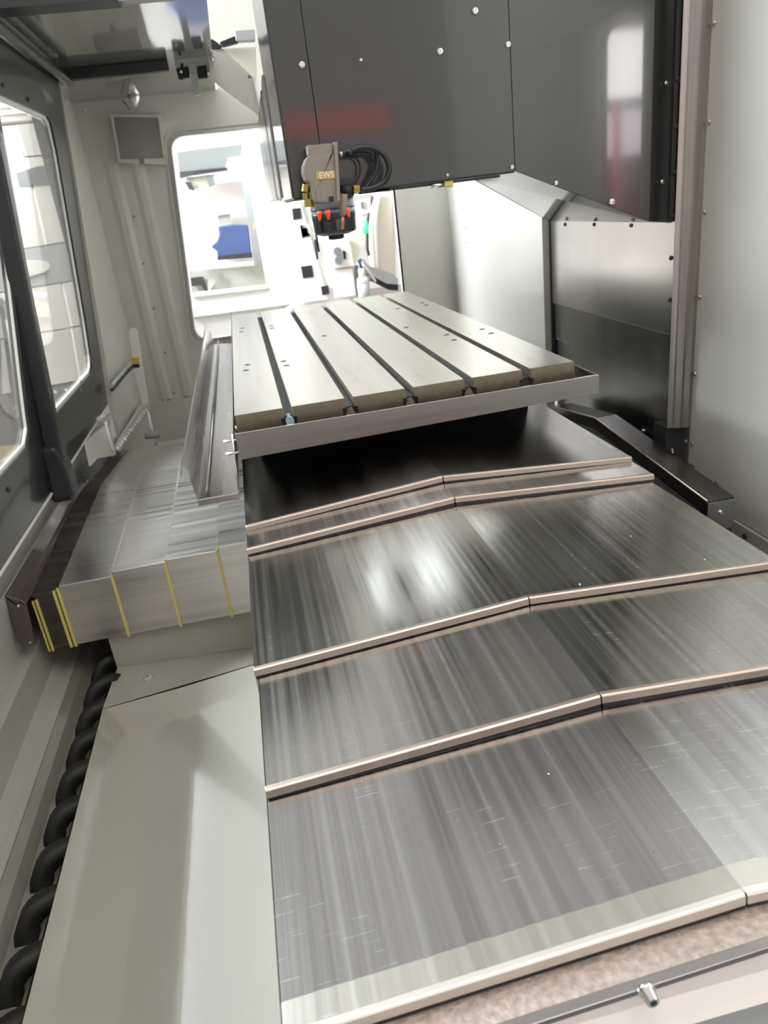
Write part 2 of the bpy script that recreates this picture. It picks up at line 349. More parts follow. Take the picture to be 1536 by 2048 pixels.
# ledge strip in front of the base face, then the glossy chute sheet sloping down to the trough
CN = Vector((-math.sin(math.radians(9)), 0, math.cos(math.radians(9)))); C0 = Vector((-.383, 0, -.552))
def CP(x, y):      # point of the sloping chute plane seen at a photo pixel
    d = AF + AR*((x-768)/FPX) - AU*((y-1024)/FPX); return CAM + d*((C0-CAM).dot(CN)/d.dot(CN))
a_, b_, c_, d_ = CP(205, 1418), CP(370, 1372), CP(505, 1330), CP(560, 1313)
e_, f_ = P(502, 1300, Y=.117), P(235, 1335, Y=.117)
def patch(u, v): return (a_.lerp(d_, u)).lerp(f_.lerp(Vector((d_.x, .117, e_.z)), u), v)
nu, nv = 12, 6
vs = [patch(i/nu, j/nv) for j in range(nv+1) for i in range(nu+1)]; k_ = len(vs)
fs = [(j*(nu+1)+i, j*(nu+1)+i+1, (j+1)*(nu+1)+i+1, (j+1)*(nu+1)+i) for j in range(nv) for i in range(nu)]
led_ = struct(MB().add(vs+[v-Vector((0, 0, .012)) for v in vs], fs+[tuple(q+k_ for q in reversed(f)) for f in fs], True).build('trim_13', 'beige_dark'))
for u, v, s_ in ((.22, .50, 3.2), (.10, .42, 1.3), (.52, .55, 1.2), (.93, .8, 1.4)): screw(led_, patch(u, v), (0, -.1, 1), 'beige_dark', s_, 'plug')
sl = lambda p: Vector((p.x, -1.6, C0.z+(p.x-C0.x)*math.tan(math.radians(9))))
struct(MB().prism([a_, b_, c_, d_, sl(d_), sl(a_)], (0, 0, -.010)).build('trim_14', 'chute', bevel=.0015))
# ---- exhibition hall outside
struct(MB().box((-9, -9, -1.15), (9, 12, -1.10)).build('floor', 'floor'))

# ================================================================== MACHINE TABLE
TW, TL = .7112, 1.60
slots = [.1047+.125*i for i in range(5)]
tb = thing('machine_table', (TW/2, TL/2, -.10), 'long ground cast iron machine table with five T-slots', 'machine table')
prof = [(0, 0)]
for x in slots: prof += [(x-.009, 0), (x-.009, -.020), (x-.016, -.020), (x-.016, -.036), (x+.016, -.036), (x+.016, -.020), (x+.009, -.020), (x+.009, 0)]
prof += [(TW, 0), (TW, -.076), (0, -.076)]
mb = MB().prism([(x, .003, z) for x, z in prof], (0, TL-.003, 0))
o = mb.build('table_top', 'table', tb, .0008)
MB().prism([(x, .0, z) for x, z in prof], (0, .003, 0)).build('end_face', 'table_end', tb)
for x in slots: MB().box((x-.0158, .012, -.0359), (x+.0158, TL-.001, -.0202)).build('slot_shade', 'dark', tb)  # black fill paints the shade down in each T-slot
# blue swarf plug at the mouth of the first slot
MB().tube([(slots[0]+.001, -.002, -.0285), (slots[0]+.001, .03, -.0275)], .0085, 10).build('slot_plug', 'plug', tb)
for i in (1, 2, 3): MB().prism([(slots[i]-.011, .002, -.0358), (slots[i]+.010, .002, -.0358), (slots[i]+.004, .004, -.022), (slots[i]-.006, .003, -.024)], (0, .03, 0)).build('swarf_crumb', 'table_end', tb)
def holes(parent, lst, z=.0003):
    me = None
    for (x, y) in lst:
        p = P(x, y, Z=0)
        if me is None:
            bm = bmesh.new(); n = 14
            r0 = [bm.verts.new((.0085*math.cos(6.2832*k/n), .0085*math.sin(6.2832*k/n), 0)) for k in range(n)]
            r1 = [bm.verts.new((.0075*math.cos(6.2832*k/n), .0075*math.sin(6.2832*k/n), .0006)) for k in range(n)]
            r2 = [bm.verts.new((.0058*math.cos(6.2832*k/n), .0058*math.sin(6.2832*k/n), .0002)) for k in range(n)]
            for a, b in ((r0, r1), (r1, r2)):
                for k in range(n): bm.faces.new((a[k], a[(k+1) % n], b[(k+1) % n], b[k]))
            bm.faces.new(r2); me = bpy.data.meshes.new('bolt_hole'); bm.to_mesh(me); bm.free()
            me.materials.append(M['auger'])
        o = bpy.data.objects.new('bolt_hole', me); COL.objects.link(o); o.parent = parent; o.location = p-Vector(parent.location)
T5 = lambda u, v: (440+u/1.969, 560+v/1.969)
holes(tb, [T5(*q) for q in ((88, 190), (84, 204), (108, 334), (102, 356), (250, 320), (262, 337), (203, 180), (205, 190), (797, 90), (813, 99), (1032, 194), (1068, 210), (892, 216), (922, 236), (733, 187), (700, 113), (410, 220))])
for i in range(9):
    y = .02+i*.19; screw(tb, (-.0005, y, -.030-.0*i), (-1, 0, 0), 'chrome', 1.3)
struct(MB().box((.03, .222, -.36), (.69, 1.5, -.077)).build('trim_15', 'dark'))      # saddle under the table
# ---- coolant tray wrapped round the table
tr = thing('coolant_tray', (.37, -.03, -.09), 'thin folded steel tray running along the front edge under the machine table', 'coolant tray')
MB().prism([(-.006, -.036, -.0265), (.7485, -.036, -.0265), (.7485, -.036, -.0655), (-.001, -.036, -.0795)], (0, .0018, 0)).build('front_plate', 'tray', tr, .0004)
MB().box((.7470, -.034, -.066), (.7488, 1.60, -.0275)).build('side_plate', 'tray', tr)
MB().box((.713, -.034, -.0665), (.747, 1.60, -.0650)).build('tray_floor', 'gutter', tr)
MB().box((-.004, -.038, -.0268), (.748, -.034, -.0255)).build('rolled_edge', 'chrome', tr, .0005)

# ---- gutter along the left side of the table
gu = thing('drip_gutter', (-.06, .9, -.17), 'long bent steel coolant gutter hung on the left side of the table', 'gutter')
gp = [(-.011, -.036), (-.0215, -.150), (-.022, -.163), (-.104, -.156), (-.108, -.120), (-.110, -.108), (-.1125, -.092), (-.1195, -.0835), (-.1275, -.094), (-.1285, -.106)]
def gsec(y):
    k = y/1.75
    return [Vector((x+.009*k, y, z+(.035+.01*(i > 3))*k)) for i, (x, z) in enumerate(gp)]
A, B = gsec(0), gsec(1.75)
def loft(idx, name, mat, t=.0016):
    m = MB(); vs = []
    for sec in (A, B):
        pts = [sec[i] for i in idx]
        for i, p in enumerate(pts):
            d = (pts[min(i+1, len(pts)-1)]-pts[max(i-1, 0)]).normalized(); n = Vector((-d.z, 0, d.x))*t
            vs += [p, p+n]
    k = len(idx); fs = []
    for i in range(k-1):
        a = 2*i; o = 2*k
        fs += [(a, a+2, a+2+o, a+o), (a+1, a+1+o, a+3+o, a+3), (a, a+1, a+3, a+2), (a+o, a+2+o, a+3+o, a+1+o)]
    fs += [(0, 2*k, 2*k+1, 1), (2*k-2, 2*k-1, 4*k-1, 4*k-2)]
    return m.add(vs, fs).build(name, mat, gu)
loft([0, 1, 2], 'hanger_plate', 'gutter'); loft([2, 3], 'gutter_floor', 'gutter'); loft([3, 4, 5], 'gutter_wall', 'gutter')
loft([5, 6, 7, 8, 9], 'rolled_lip', 'chrome')
MB().tube([A[3]+Vector((.02, .0, .012)), B[3]+Vector((.02, 0, .012))], .003, 6).build('crease', 'gutter', gu)
MB().tube([A[0], A[1], A[2]], .0016, 6).build('end_edge', 'chrome', gu)
MB().box((-.105, -.003, -.172), (-.022, -.0012, -.157)).build('front_flange', 'gutter', gu)
MB().box((-.104, -.0035, -.160), (-.023, -.0008, -.1575)).build('bright_edge', 'chrome', gu)
for z, yy in ((-.050, .0), (-.076, .0)):
    MB().tube([(-.026, .004, z), (-.001, .004, z)], .0022, 8).build('bolt_shank', 'chrome', gu)
    MB().tube([(-.031, .004, z), (-.024, .004, z)], .0045, 6, smooth=False).build('bolt_head', 'chrome', gu)
MB().box((-.065, .03, -.1585), (-.055, .045, -.157)).build('swarf_chip', 'chrome', gu)

# ================================================================== LONG RIDGED WAY COVER
lips = [((490.8, 1052), (885, 952), (1262.8, 909)), ((493.3, 1097.6), (908, 994), (1306.8, 949)),
        ((507, 1338), (1056.4, 1193.7), None), ((530, 1578), (1200, 1389), None), ((563, 2076), (1489, 1784), None)]
zs = [-.150, -.1595, -.1715, -.183, -.195]
rights = [.733, .731, .729, .727, .725]
wc = thing('ridged_way_cover', (.36, -.55, -.30), 'long telescopic steel way cover with a low ridge, overlapping panels stepping down towards the camera', 'way cover')
secs = []
for (l, r, rt), z, xr in zip(lips, zs, rights):
    a = P(*l, Z=z); rg = P(*r, Y=a.y); q = P(*rt, Y=a.y).x if rt else xr
    secs.append((a.y, a.x, rg.x, rg.z, q, z))
mats = ['cover_dark', 'cover', 'cover', 'cover', 'cover_front']  # first panel's dark colour stands in for the mirrored head cover
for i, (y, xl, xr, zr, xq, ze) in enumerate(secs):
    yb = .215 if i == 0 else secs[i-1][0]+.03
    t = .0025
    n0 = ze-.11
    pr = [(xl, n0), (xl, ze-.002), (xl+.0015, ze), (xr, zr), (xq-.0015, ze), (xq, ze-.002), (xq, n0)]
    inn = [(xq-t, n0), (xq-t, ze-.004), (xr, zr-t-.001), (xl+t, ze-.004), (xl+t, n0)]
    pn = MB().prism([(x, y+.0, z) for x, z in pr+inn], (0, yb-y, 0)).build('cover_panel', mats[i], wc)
    # rolled bright lip, split at the ridge, and the black wiper under it
    h = .0095
    for k, (xa, za, xb, zb) in enumerate(((xl, ze, xr-.0007, zr), (xr+.0007, zr, xq, ze))):
        lipm = MB().prism([(xa, y, za+.0003), (xb, y, zb+.0003), (xb, y-.0015, zb-.0015), (xa, y-.0015, za-.0015)], (0, 0, -.0001))
        lipm = MB()
        sec = [(y+.004, .0004), (y-.001, .0004), (y-.0032, -.0012), (y-.0042, -h), (y+.004, -h)]
        va = [(xa, yy, za+zz) for yy, zz in sec]; vb = [(xb, yy, zb+zz) for yy, zz in sec]; m = len(sec)
        lipm.add(va+vb, [tuple(range(m)), tuple(range(2*m-1, m-1, -1))]+[(j, (j+1) % m, (j+1) % m+m, j+m) for j in range(m)])
        lo = lipm.build('front_lip', 'lip' if i < 4 else 'edge', wc, .0005)
        if i < 4: lo['label'] = 'pinkish bright folded lip'
        sec = [(y+.006, -h), (y-.0025, -h), (y-.0035, -h-.0045), (y+.006, -h-.0052)]
        va = [(xa+.001, yy, za+zz) for yy, zz in sec]; vb = [(xb-.0, yy, zb+zz) for yy, zz in sec]; m = 4
        MB().add(va+vb, [(0, 1, 2, 3), (7, 6, 5, 4)]+[(j, (j+1) % m, (j+1) % m+m, j+m) for j in range(m)]).build('wiper_strip', 'rubber', wc)
# last scuffed panel, its rim, and the machine sill in front
y5, xl5, xr5, zr5, xq5, ze5 = secs[-1]
def roof(y0, y1, ze, zr, xl, xq, name, mat, par, th=.004):
    pr = [(xl, ze), (xr5, zr), (xq, ze), (xq, ze-th), (xr5, zr-th), (xl, ze-th)]
    return MB().prism([(x, y0, z) for x, z in pr], (0, y1-y0, 0)).build(name, mat, par, .0006)
dz = .0145
roof(y5-.030, y5+.02, ze5-dz, zr5-dz, xl5+.002, xq5-.002, 'scuffed_end_panel', 'crust', wc)
sill = thing('machine_sill', (.4, -1.17, -.40), 'pale pinkish grey sill across the bottom right corner with one small bolt', 'sill')
roof(y5-.037, y5-.0285, ze5-dz+.001, zr5-dz+.001, xl5, xq5+.4, 'sill_rim', 'tray', sill, .006)
ya = y5-.036
ap = MB().prism([(xl5, ya, ze5-dz-.003), (xr5, ya, zr5-dz-.003), (1.1, ya, ze5-dz-.006), (1.1, ya-.012, -.195-.036), (xl5, ya-.012, -.195-.036)], (0, .01, 0))
ap.build('sill_face', 'pinkwhite', sill)
MB().prism([(xl5-.0, ya-.012, -.231), (1.1, ya-.012, -.231), (1.1, ya-.10, -.235), (xl5, ya-.10, -.235)], (0, 0, -.02)).build('sill_ledge', 'midgrey', sill)
pb = P(1290, 1975, Y=ya-.004)
MB().tube([pb, pb+Vector((0, -.004, .0)), pb+Vector((0, -.0041, 0)), pb+Vector((0, -.012, 0))], [.0066, .0066, .0052, .0048], 14).build('bolt', 'chrome', sill)
MB().tube([pb+Vector((0, -.0118, 0)), pb+Vector((0, -.0124, 0))], .0028, 8).build('bolt_socket', 'dark', sill)

# ================================================================== LEFT CROSS COVER (boxes stepping up towards the table)
cc = thing('cross_way_cover', (-.25, .5, -.50), 'boxy telescopic steel cover with yellow wiper edges running out to the left wall', 'way cover')
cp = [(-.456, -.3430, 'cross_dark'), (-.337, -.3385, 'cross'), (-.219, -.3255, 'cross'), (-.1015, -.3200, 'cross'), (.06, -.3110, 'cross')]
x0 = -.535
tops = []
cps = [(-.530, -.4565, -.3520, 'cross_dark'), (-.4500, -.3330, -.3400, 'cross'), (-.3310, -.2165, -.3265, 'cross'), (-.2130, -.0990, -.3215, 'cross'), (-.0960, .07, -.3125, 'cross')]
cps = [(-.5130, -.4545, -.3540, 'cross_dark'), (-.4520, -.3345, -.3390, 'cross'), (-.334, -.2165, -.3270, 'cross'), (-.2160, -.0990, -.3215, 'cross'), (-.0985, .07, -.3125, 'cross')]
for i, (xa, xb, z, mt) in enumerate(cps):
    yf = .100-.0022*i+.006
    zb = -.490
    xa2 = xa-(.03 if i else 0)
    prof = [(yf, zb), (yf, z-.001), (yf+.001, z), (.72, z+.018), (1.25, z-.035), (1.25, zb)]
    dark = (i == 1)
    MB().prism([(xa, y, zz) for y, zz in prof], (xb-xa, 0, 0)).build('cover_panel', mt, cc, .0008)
    # bright trailing edge on top and yellow wiper on the front
    MB().add([(xa-.001, yf, z+.0003), (xa+.0034, yf, z+.0003), (xa+.0034, .72, z+.0183), (xa-.001, .72, z+.0183), (xa-.001, 1.25, z-.0347), (xa+.0034, 1.25, z-.0347)] + [(xa-.001, yf, z-.006), (xa+.0034, yf, z-.006), (xa+.0034, .72, z+.012), (xa-.001, .72, z+.012), (xa-.001, 1.25, z-.041), (xa+.0034, 1.25, z-.041)],
             [(0, 1, 2, 3), (3, 2, 5, 4), (0, 3, 9, 6), (3, 4, 10, 9), (1, 0, 6, 7), (2, 1, 7, 8), (5, 2, 8, 11)]).build('top_edge', 'edge' if i > 1 else 'cross_dark', cc)
    if i:
        wy = MB()
        for dx in ((0, -.0095) if i == 1 else (0,)):
            wy.box((xa+dx-.0035, yf-.0025, zb-.004), (xa+dx+.0025, yf+.004, z-.004-(.006 if dx else 0)))
        wy.build('wiper_strip', 'yellow', cc)
# small double wiper beside the wall
MB().box((-.5045, .100, -.494), (-.5005, .110, -.362)).box((-.5125, .101, -.494), (-.5085, .110, -.364)).build('wiper_strip', 'yellow', cc)
# brown retaining rail bolted over the cover's wall end
br = thing('retaining_rail', (-.54, .4, -.5), 'dark brown folded rail holding the wall end of the boxy cover', 'rail')
MB().sheet([(-.5145, .072, -.353), (-.521, .072, -.343), (-.534, .072, -.347), (-.5505, .072, -.322)], (0, .80, 0), .0025).build('rail_top', 'brownrail', br)
MB().prism([(-.5145, .072, -.351), (-.521, .072, -.343), (-.5495, .072, -.325), (-.5505, .072, -.36), (-.556, .072, -.438), (-.552, .072, -.452), (-.5235, .072, -.455)], (0, .006, 0)).build('rail_end', 'brownrail', br, .001)
screw(br, (-.530, .072, -.353), (0, -1, 0), 'chrome', .9); screw(br, (-.532, .072, -.446), (0, -1, 0), 'chrome', .9)
# ---- wet metal chips and drops on the wall end of that cover
dr = MB(); random.seed(8)
for q in range(46):
    t = random.random(); x = 75+t*115+random.gauss(0, 6); y = 1030-t*115+random.gauss(0, 8)
    p = P(x, y, Z=-.335); r = random.uniform(.0022, .0065)
    vs = [p+Vector((random.uniform(-1, 1)*r, random.uniform(-1, 1)*r*2, random.uniform(0, 1)*r)) for _ in range(6)]
    dr.add(vs, [(0, 1, 2), (0, 2, 3), (0, 3, 4), (0, 4, 5), (1, 2, 5), (1, 4, 3), (5, 1, 0)])
tag(dr.build('metal_chips', 'chrome'), 'wet bright metal chips scattered on the rail end of the boxy cover', 'chips', kind='stuff')

# ================================================================== RIGHT CROSS COVER AND BASE
rc = thing('rear_cross_cover', (.95, .3, -.56), 'dark cover with a bright bent edge between table and column', 'way cover')  # panels in darkened steel and near-black
def edgepts():
    return [P(1103, 812, X=.985), P(1190, 836, X=.985), P(1415, 1003, X=.985)]
e0, e1, e2 = edgepts()
MB().prism([(.983, e0.y, e0.z), (.983, e1.y, e1.z), (.983, e2.y, e2.z), (.983, e2.y, -.60), (.983, e0.y, -.60)], (.068, 0, 0)).build('end_panel', 'cover_dark', rc, .001)
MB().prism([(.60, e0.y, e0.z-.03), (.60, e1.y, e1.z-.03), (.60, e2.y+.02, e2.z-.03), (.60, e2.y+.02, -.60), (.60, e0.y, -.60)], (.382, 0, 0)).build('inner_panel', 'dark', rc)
MB().tube([e0, e1, e2], .0028, 8).build('bent_edge', 'lip', rc)
MB().box((.984, e2.y-.004, e2.z-.075), (1.050, e2.y-.0005, e2.z-.004)).build('end_plate', 'column_low', rc, .001)
screw(rc, (1.015, e2.y-.004, e2.z-.03), (0, -1, 0), 'chrome', 1.6)
MB().box((1.056, .10, -.60), (1.068, .45, -.33)).build('side_block', 'cover_dark', rc, .002)
for q in ((1120, 860), (1132, 866), (1212, 829)): pass
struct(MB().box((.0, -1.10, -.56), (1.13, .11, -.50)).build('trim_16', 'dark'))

# ================================================================== COLUMN WAY COVER (right)
cw = thing('column_way_cover', (1.10, .6, -.30), 'tall telescopic steel cover on the column, bright upper panel over dark lower panels', 'way cover')
def colpanel(x, z0a, z0b, z1, mat, name='cover_panel'):
    MB().prism([(x, .245, z0a), (x, .995, z0b), (x, .995, z1), (x, .245, z1)], (.012, 0, 0)).build(name, mat, cw, .0008)
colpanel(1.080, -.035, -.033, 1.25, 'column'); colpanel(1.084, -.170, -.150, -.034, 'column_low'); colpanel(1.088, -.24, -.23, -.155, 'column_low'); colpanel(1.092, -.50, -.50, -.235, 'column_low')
MB().box((1.078, .990, -.30), (1.094, 1.006, 1.25)).build('rear_edge_trim', 'dark', cw)
MB().box((1.10, .25, -.50), (1.30, .99, 1.25)).build('inner_frame', 'dark', cw)
for q in ((1130, 449), (1188, 449), (1262, 451)): screw(cw, P(*q, X=1.0795), (-1, 0, 0), 'midgrey', 1.5)
for q in ((1287, 862), (1330, 895), (1344, 900), (1345, 905)): screw(cw, P(*q, X=1.0915), (-1, 0, 0), 'chrome', 1.5)
gs = thing('guard_strip', (1.10, .22, -.27), 'tall brushed steel guard strip folded lengthwise, between column and right wall', 'guard strip')
MB().sheet([(1.068, .232, -.269), (1.080, .229, -.269), (1.083, .226, -.269), (1.100, .224, -.271), (1.103, .221, -.271), (1.118, .222, -.272), (1.131, .228, -.273)], (0, 0, 1.55), .002).build('strip_sheet', 'strip', gs)
MB().box((1.056, .236, .235), (1.067, .245, 1.28)).build('black_gasket', 'rubber', gs)
for q in ((1355, 158), (1352, 253), (1349, 345), (1345, 432), (1342, 516), (1340, 600)):
    screw(gs, P(*q, Y=.2355), (0, -1, 0), 'dark', 1.6)
MB().box((1.070, .24, -.60), (1.122, .30, -.2705)).build('strip_base', 'dark', gs)

# ================================================================== HEAD COVER (black box above the table)
hc = thing('spindle_head_cover', (.6, .4, .23), 'large glossy charcoal sheet metal cover of the spindle head above the table', 'machine cover')
TOP = 1.18
seam = .270; seam2 = .691
def fpanel(xs, name='front_panel', g=.0007):
    return MB().prism([(x, .25, z) for x, z in xs], (0, .004, 0)).build(name, 'black', hc, .0008)
fpanel([(.200, .380), (seam-.0006, .380), (seam-.006, TOP), (.196, TOP)])
fpanel([(seam+.0006, .380), (seam2-.0006, .380), (seam2-.0006, .560), (seam2-.0006, TOP), (seam-.0048, TOP)])
fpanel([(seam2+.0004, .380), (1.014, .239), (1.014, TOP), (seam2+.0004, TOP)])
MB().prism([(.2, .2505, .38), (.196, .2505, TOP), (.196, .254, TOP), (.2, .254, .38)], (.0005, 0, 0)).build('front_edge', 'black', hc)
MB().prism([(.196, .252, .38), (.196, .545, .38), (.196, .545, TOP), (.196, .252, TOP)], (.003, 0, 0)).build('side_panel', 'black', hc)
MB().prism([(1.0145, .2505, .239), (1.079, .274, .2275), (1.079, .274, TOP), (1.0145, .2505, TOP)], (-.001, .004, 0)).build('chamfer_panel', 'black', hc)
MB().box((.2, .254, .377), (seam2, .565, .380)).build('underside_panel', 'blackmatte', hc)
fc = MB().add([(.691, .253, .380), (1.0145, .253, .2385), (1.080, .275, .2275), (1.080, .99, .2275), (.691, .565, .380)], [(0, 1, 2, 3, 4)])
b0 = [Vector(v) for v in fc.v]; n = len(b0); fc.v += [v+Vector((.002, 0, .004)) for v in b0]
fc.f += [tuple(range(2*n-1, n-1, -1))]+[(i, (i+1) % n, (i+1) % n+n, i+n) for i in range(n)]; fc.sm += [False]*(n+1)
o = fc.build('sloping_underside', plain('satin_underside', (.20, .20, .19), .14, coat=.8), hc); o['label'] = 'mirror-like sloping grey underside'
MB().prism([(.691, .565, .38), (1.080, .99, .2275), (1.080, .99, TOP), (.691, .565, TOP)], (-.004, .004, 0)).build('rear_panel', 'black', hc)
MB().box((.2, .541, .380), (.691, .545, TOP)).build('rear_panel', 'black', hc)
MB().box((.196, .25, TOP), (1.08, .60, TOP+.004)).build('top_panel', 'black', hc)
for q, s_ in (((604, 130), 2.0), ((880, 103), 2.0), ((1016, 89), 1.8), ((950, 22), 2.0), ((722, 120), 1.0), ((1112, 366), 1.6), ((1223, 404), 2.3), ((1024, 334), 1.4), ((895, 350), 1.0)):
    screw(hc, P(*q, Y=.2495), (0, -1, 0), 'chrome', s_)
for q in ((1332, 167), (1324, 364)): screw(hc, P(*q, Y=.259), (.35, -1, 0), 'chrome', 1.5)
led = thing('head_work_light', (.31, .42, .372), 'flat rounded work light under the charcoal cover, mirrored as a bright patch below', 'work light')
def ringhole(z, m=.057): return [(SX_+m*math.cos(k*.5236), SY_+m*math.sin(k*.5236), z) for k in range(12)]
SX_, SY_ = .291, .345
MB().prism([(x, y, .3735) for x, y in rrect(.203, .262, .44, .56, .03)], (0, 0, .003), [ringhole(.3735)]).build('housing', 'palegrey', led)
MB().prism([(x, y, .3725) for x, y in rrect(.208, .268, .434, .553, .028)], (0, 0, .001), [ringhole(.3725, .059)]).build('diffuser', 'led', led)
# silver ribbed chute on the left flank behind the cover
sc = thing('ribbed_side_cover', (.2, .8, .39), 'silver vertically ribbed cover with rounded top on the left flank of the charcoal head cover', 'machine cover')
def rib(y0, y1, mat, x=.198, z1=.64, z0=.386, r=.0):
    pts = [(x, y0, z0), (x, y1, z0), (x, y1, z1-.05), (x, (y0*.35+y1*.65), z1-.012), (x, y0, z1)]
    return MB().prism(pts, (-.006-r, 0, 0)).build('rib', mat, sc, .003)
rib(.548, .66, 'column', z1=.655); rib(.67, .74, 'column_low', x=.197, z1=.64); rib(.75, .90, 'column', z1=.635); rib(.92, 1.15, 'chrome', z1=.62, x=.199)
MB().box((.198, .546, .386), (.204, 1.16, .60)).build('back_plate', 'midgrey', sc)
# lower dark rail with its coolant nozzle
nr = thing('nozzle_rail', (.6, .3, .36), 'dark rail under the charcoal cover ending in a yellow-capped steel nozzle', 'coolant nozzle')
MB().box((.34, .262, .3715), (.66, .285, .3765)).build('rail_bar', 'blackmatte', nr)
q0 = P(860, 373, Y=.26); q1 = P(888, 368, Y=.26); q2 = P(904, 366, Y=.26)
MB().tube([q0, q1], .0055, 12).build('nozzle_body', 'chrome', nr); MB().tube([q1, q2], [.0075, .0085], 6, smooth=False).build('nozzle_cap', 'yellow', nr)

# ================================================================== SPINDLE AND NOZZLE MOTOR
SX, SY = .291, .345
sp = thing('spindle_nose', (SX, SY, .29), 'black spindle nose with orange coolant nozzles pointing down over the table', 'spindle')
def lathe(prof, cx, cy, n=28):
    m = MB(); vs = []; fs = []
    for r, z in prof: vs += [(cx+r*math.cos(2*math.pi*k/n), cy+r*math.sin(2*math.pi*k/n), z) for k in range(n)]
    for i in range(len(prof)-1):
        for k in range(n): fs.append((i*n+k, i*n+(k+1) % n, (i+1)*n+(k+1) % n, (i+1)*n+k))
    m.add(vs, fs, True); m.f += [tuple(range(n)), tuple(range(len(vs)-n, len(vs)))]; m.sm += [False, False]; return m
lathe([(.050, .3765), (.050, .350), (.0505, .349)], SX, SY).build('mounting_collar', 'rubber', sp)
lathe([(.0500, .349), (.0500, .330), (.0490, .328), (.0480, .305), (.046, .299), (.030, .294)], SX, SY).build('nose_body', 'blackmatte', sp)
lathe([(.018, .2945), (.018, .286), (.012, .284)], SX, SY, 20).build('taper_socket', 'auger', sp)
for k, a in enumerate((200, 228, 250, 272, 300, 335)):
    ra = math.radians(a); p = Vector((SX+.0505*math.cos(ra), SY+.0505*math.sin(ra), .3475))
    d = Vector((math.cos(ra)*.25, math.sin(ra)*.25, -1)).normalized()
    if k in (1, 2, 4):
        nzl = MB().tube([p, p+d*.006, p+d*.020], [.0058, .0062, .0025], 8, smooth=False).build('coolant_nozzle', 'orange', sp)
        MB().tube([p+d*.019, p+d*.023], .0022, 6).build('nozzle_tip', 'rubber', nzl)
# flat vertical lands on the nose
for a in (215, 245, 275):
    ra = math.radians(a); c = Vector((SX+.048*math.cos(ra), SY+.048*math.sin(ra), 0)); tv = Vector((-math.sin(ra), math.cos(ra), 0))*.008; nv = Vector((math.cos(ra), math.sin(ra), 0))*.0025
    MB().prism([c-tv+Vector((0, 0, .305)), c+tv+Vector((0, 0, .305)), c+tv+Vector((0, 0, .328)), c-tv+Vector((0, 0, .328))], nv).build('land', 'black', sp)
MB().tube([(.2455, .345, .300), (.2465, .345, .262)], .0022, 8).build('probe_pin', 'auger', sp)

mo = thing('nozzle_motor', (.255, .2, .35), 'small taupe grey motor with a gold plate and black hoses before the charcoal cover', 'motor')
my = .175
K = lambda x, y, Y=my: P(x, y, Y=Y)
body = [K(*q) for q in ((624, 306), (613, 316), (607, 331), (607, 346), (612, 360), (621, 368), (625, 395), (628, 404), (680, 404), (672, 286), (664, 286), (664, 304))]
MB().prism(body, (0, .055, 0)).build('housing', 'motor', mo, .003)
MB().prism([K(*q) for q in ((616, 290), (623, 290), (658, 287), (664, 287), (664, 305), (618, 309))], (0, .05, 0)).build('top_block', 'motor', mo, .002)
MB().prism([K(*q, Y=my-.006) for q in ((668, 284), (675, 284), (681, 402), (674, 403))], (0, .064, 0)).build('flange', 'motor', mo, .001)
MB().prism([K(*q, Y=my-.003) for q in ((633, 378), (640, 377), (640, 401), (634, 402))], (0, .004, 0)).build('cast_rib', 'motor', mo, .001)
MB().prism([K(*q, Y=my-.003) for q in ((658, 393), (667, 392), (668, 403), (659, 404))], (0, .004, 0)).build('slot', 'auger', mo)
pl = MB().prism([K(*q, Y=my-.0012) for q in ((632, 343), (675, 341), (676, 357), (632, 359))], (0, .0015, 0)).build('nameplate', 'goldtxt', mo)
fo = bpy.data.curves.new('nameplate_letters', 'FONT'); fo.body = 'EWS'; fo.size = .0155; fo.extrude = .0003; fo.align_x = 'CENTER'; fo.align_y = 'CENTER'
fob = bpy.data.objects.new('tmp', fo); COL.objects.link(fob)
dg = bpy.context.evaluated_depsgraph_get(); me = bpy.data.meshes.new_from_object(fob.evaluated_get(dg)); bpy.data.objects.remove(fob)
te = bpy.data.objects.new('plate_letters', me); COL.objects.link(te); me.materials.clear(); me.materials.append(M['inktxt'])
te.parent = pl; te.location = K(653, 350, Y=my-.0016)-Vector(mo.location); te.rotation_euler = (math.pi/2, 0, 0)
# brass fittings left and right
def hexn(p, q, r, name='brass_nut', mat='brass', par=None): return MB().tube([p, q], r, 6, smooth=False).build(name, mat, par or mo)
hexn(K(614, 370, .2), K(612, 384, .2), .0095); hexn(K(612, 386, .2), K(613, 398, .2), .0075, 'brass_elbow')
hexn(K(618, 399, .2), K(619, 414, .2), .0105); hexn(K(606, 378, .2), K(618, 376, .2), .0075)
hexn(K(613, 366, .2), K(618, 362, .2), .004)
hexn(K(707, 378, .2), K(719, 378, .2), .0075)
MB().tube([K(683, 383, .21), K(706, 379, .21)], .012, 12).build('manifold_block', 'auger', mo)
MB().tube([K(688, 388, .2), K(687, 402, .2), K(686, 418, .2), K(686, 431, .2)], [.0075, .0085, .0078, .0055], 12).build('pipe_fitting', 'motor', mo)
MB().tube([K(686, 430, .2), K(686, 458, .2)], .0031, 10).build('copper_tube', 'copper', mo)
MB().tube([K(678, 309, .2), K(685, 308, .2)], .0058, 10).build('hose_nipple', 'lip', mo)
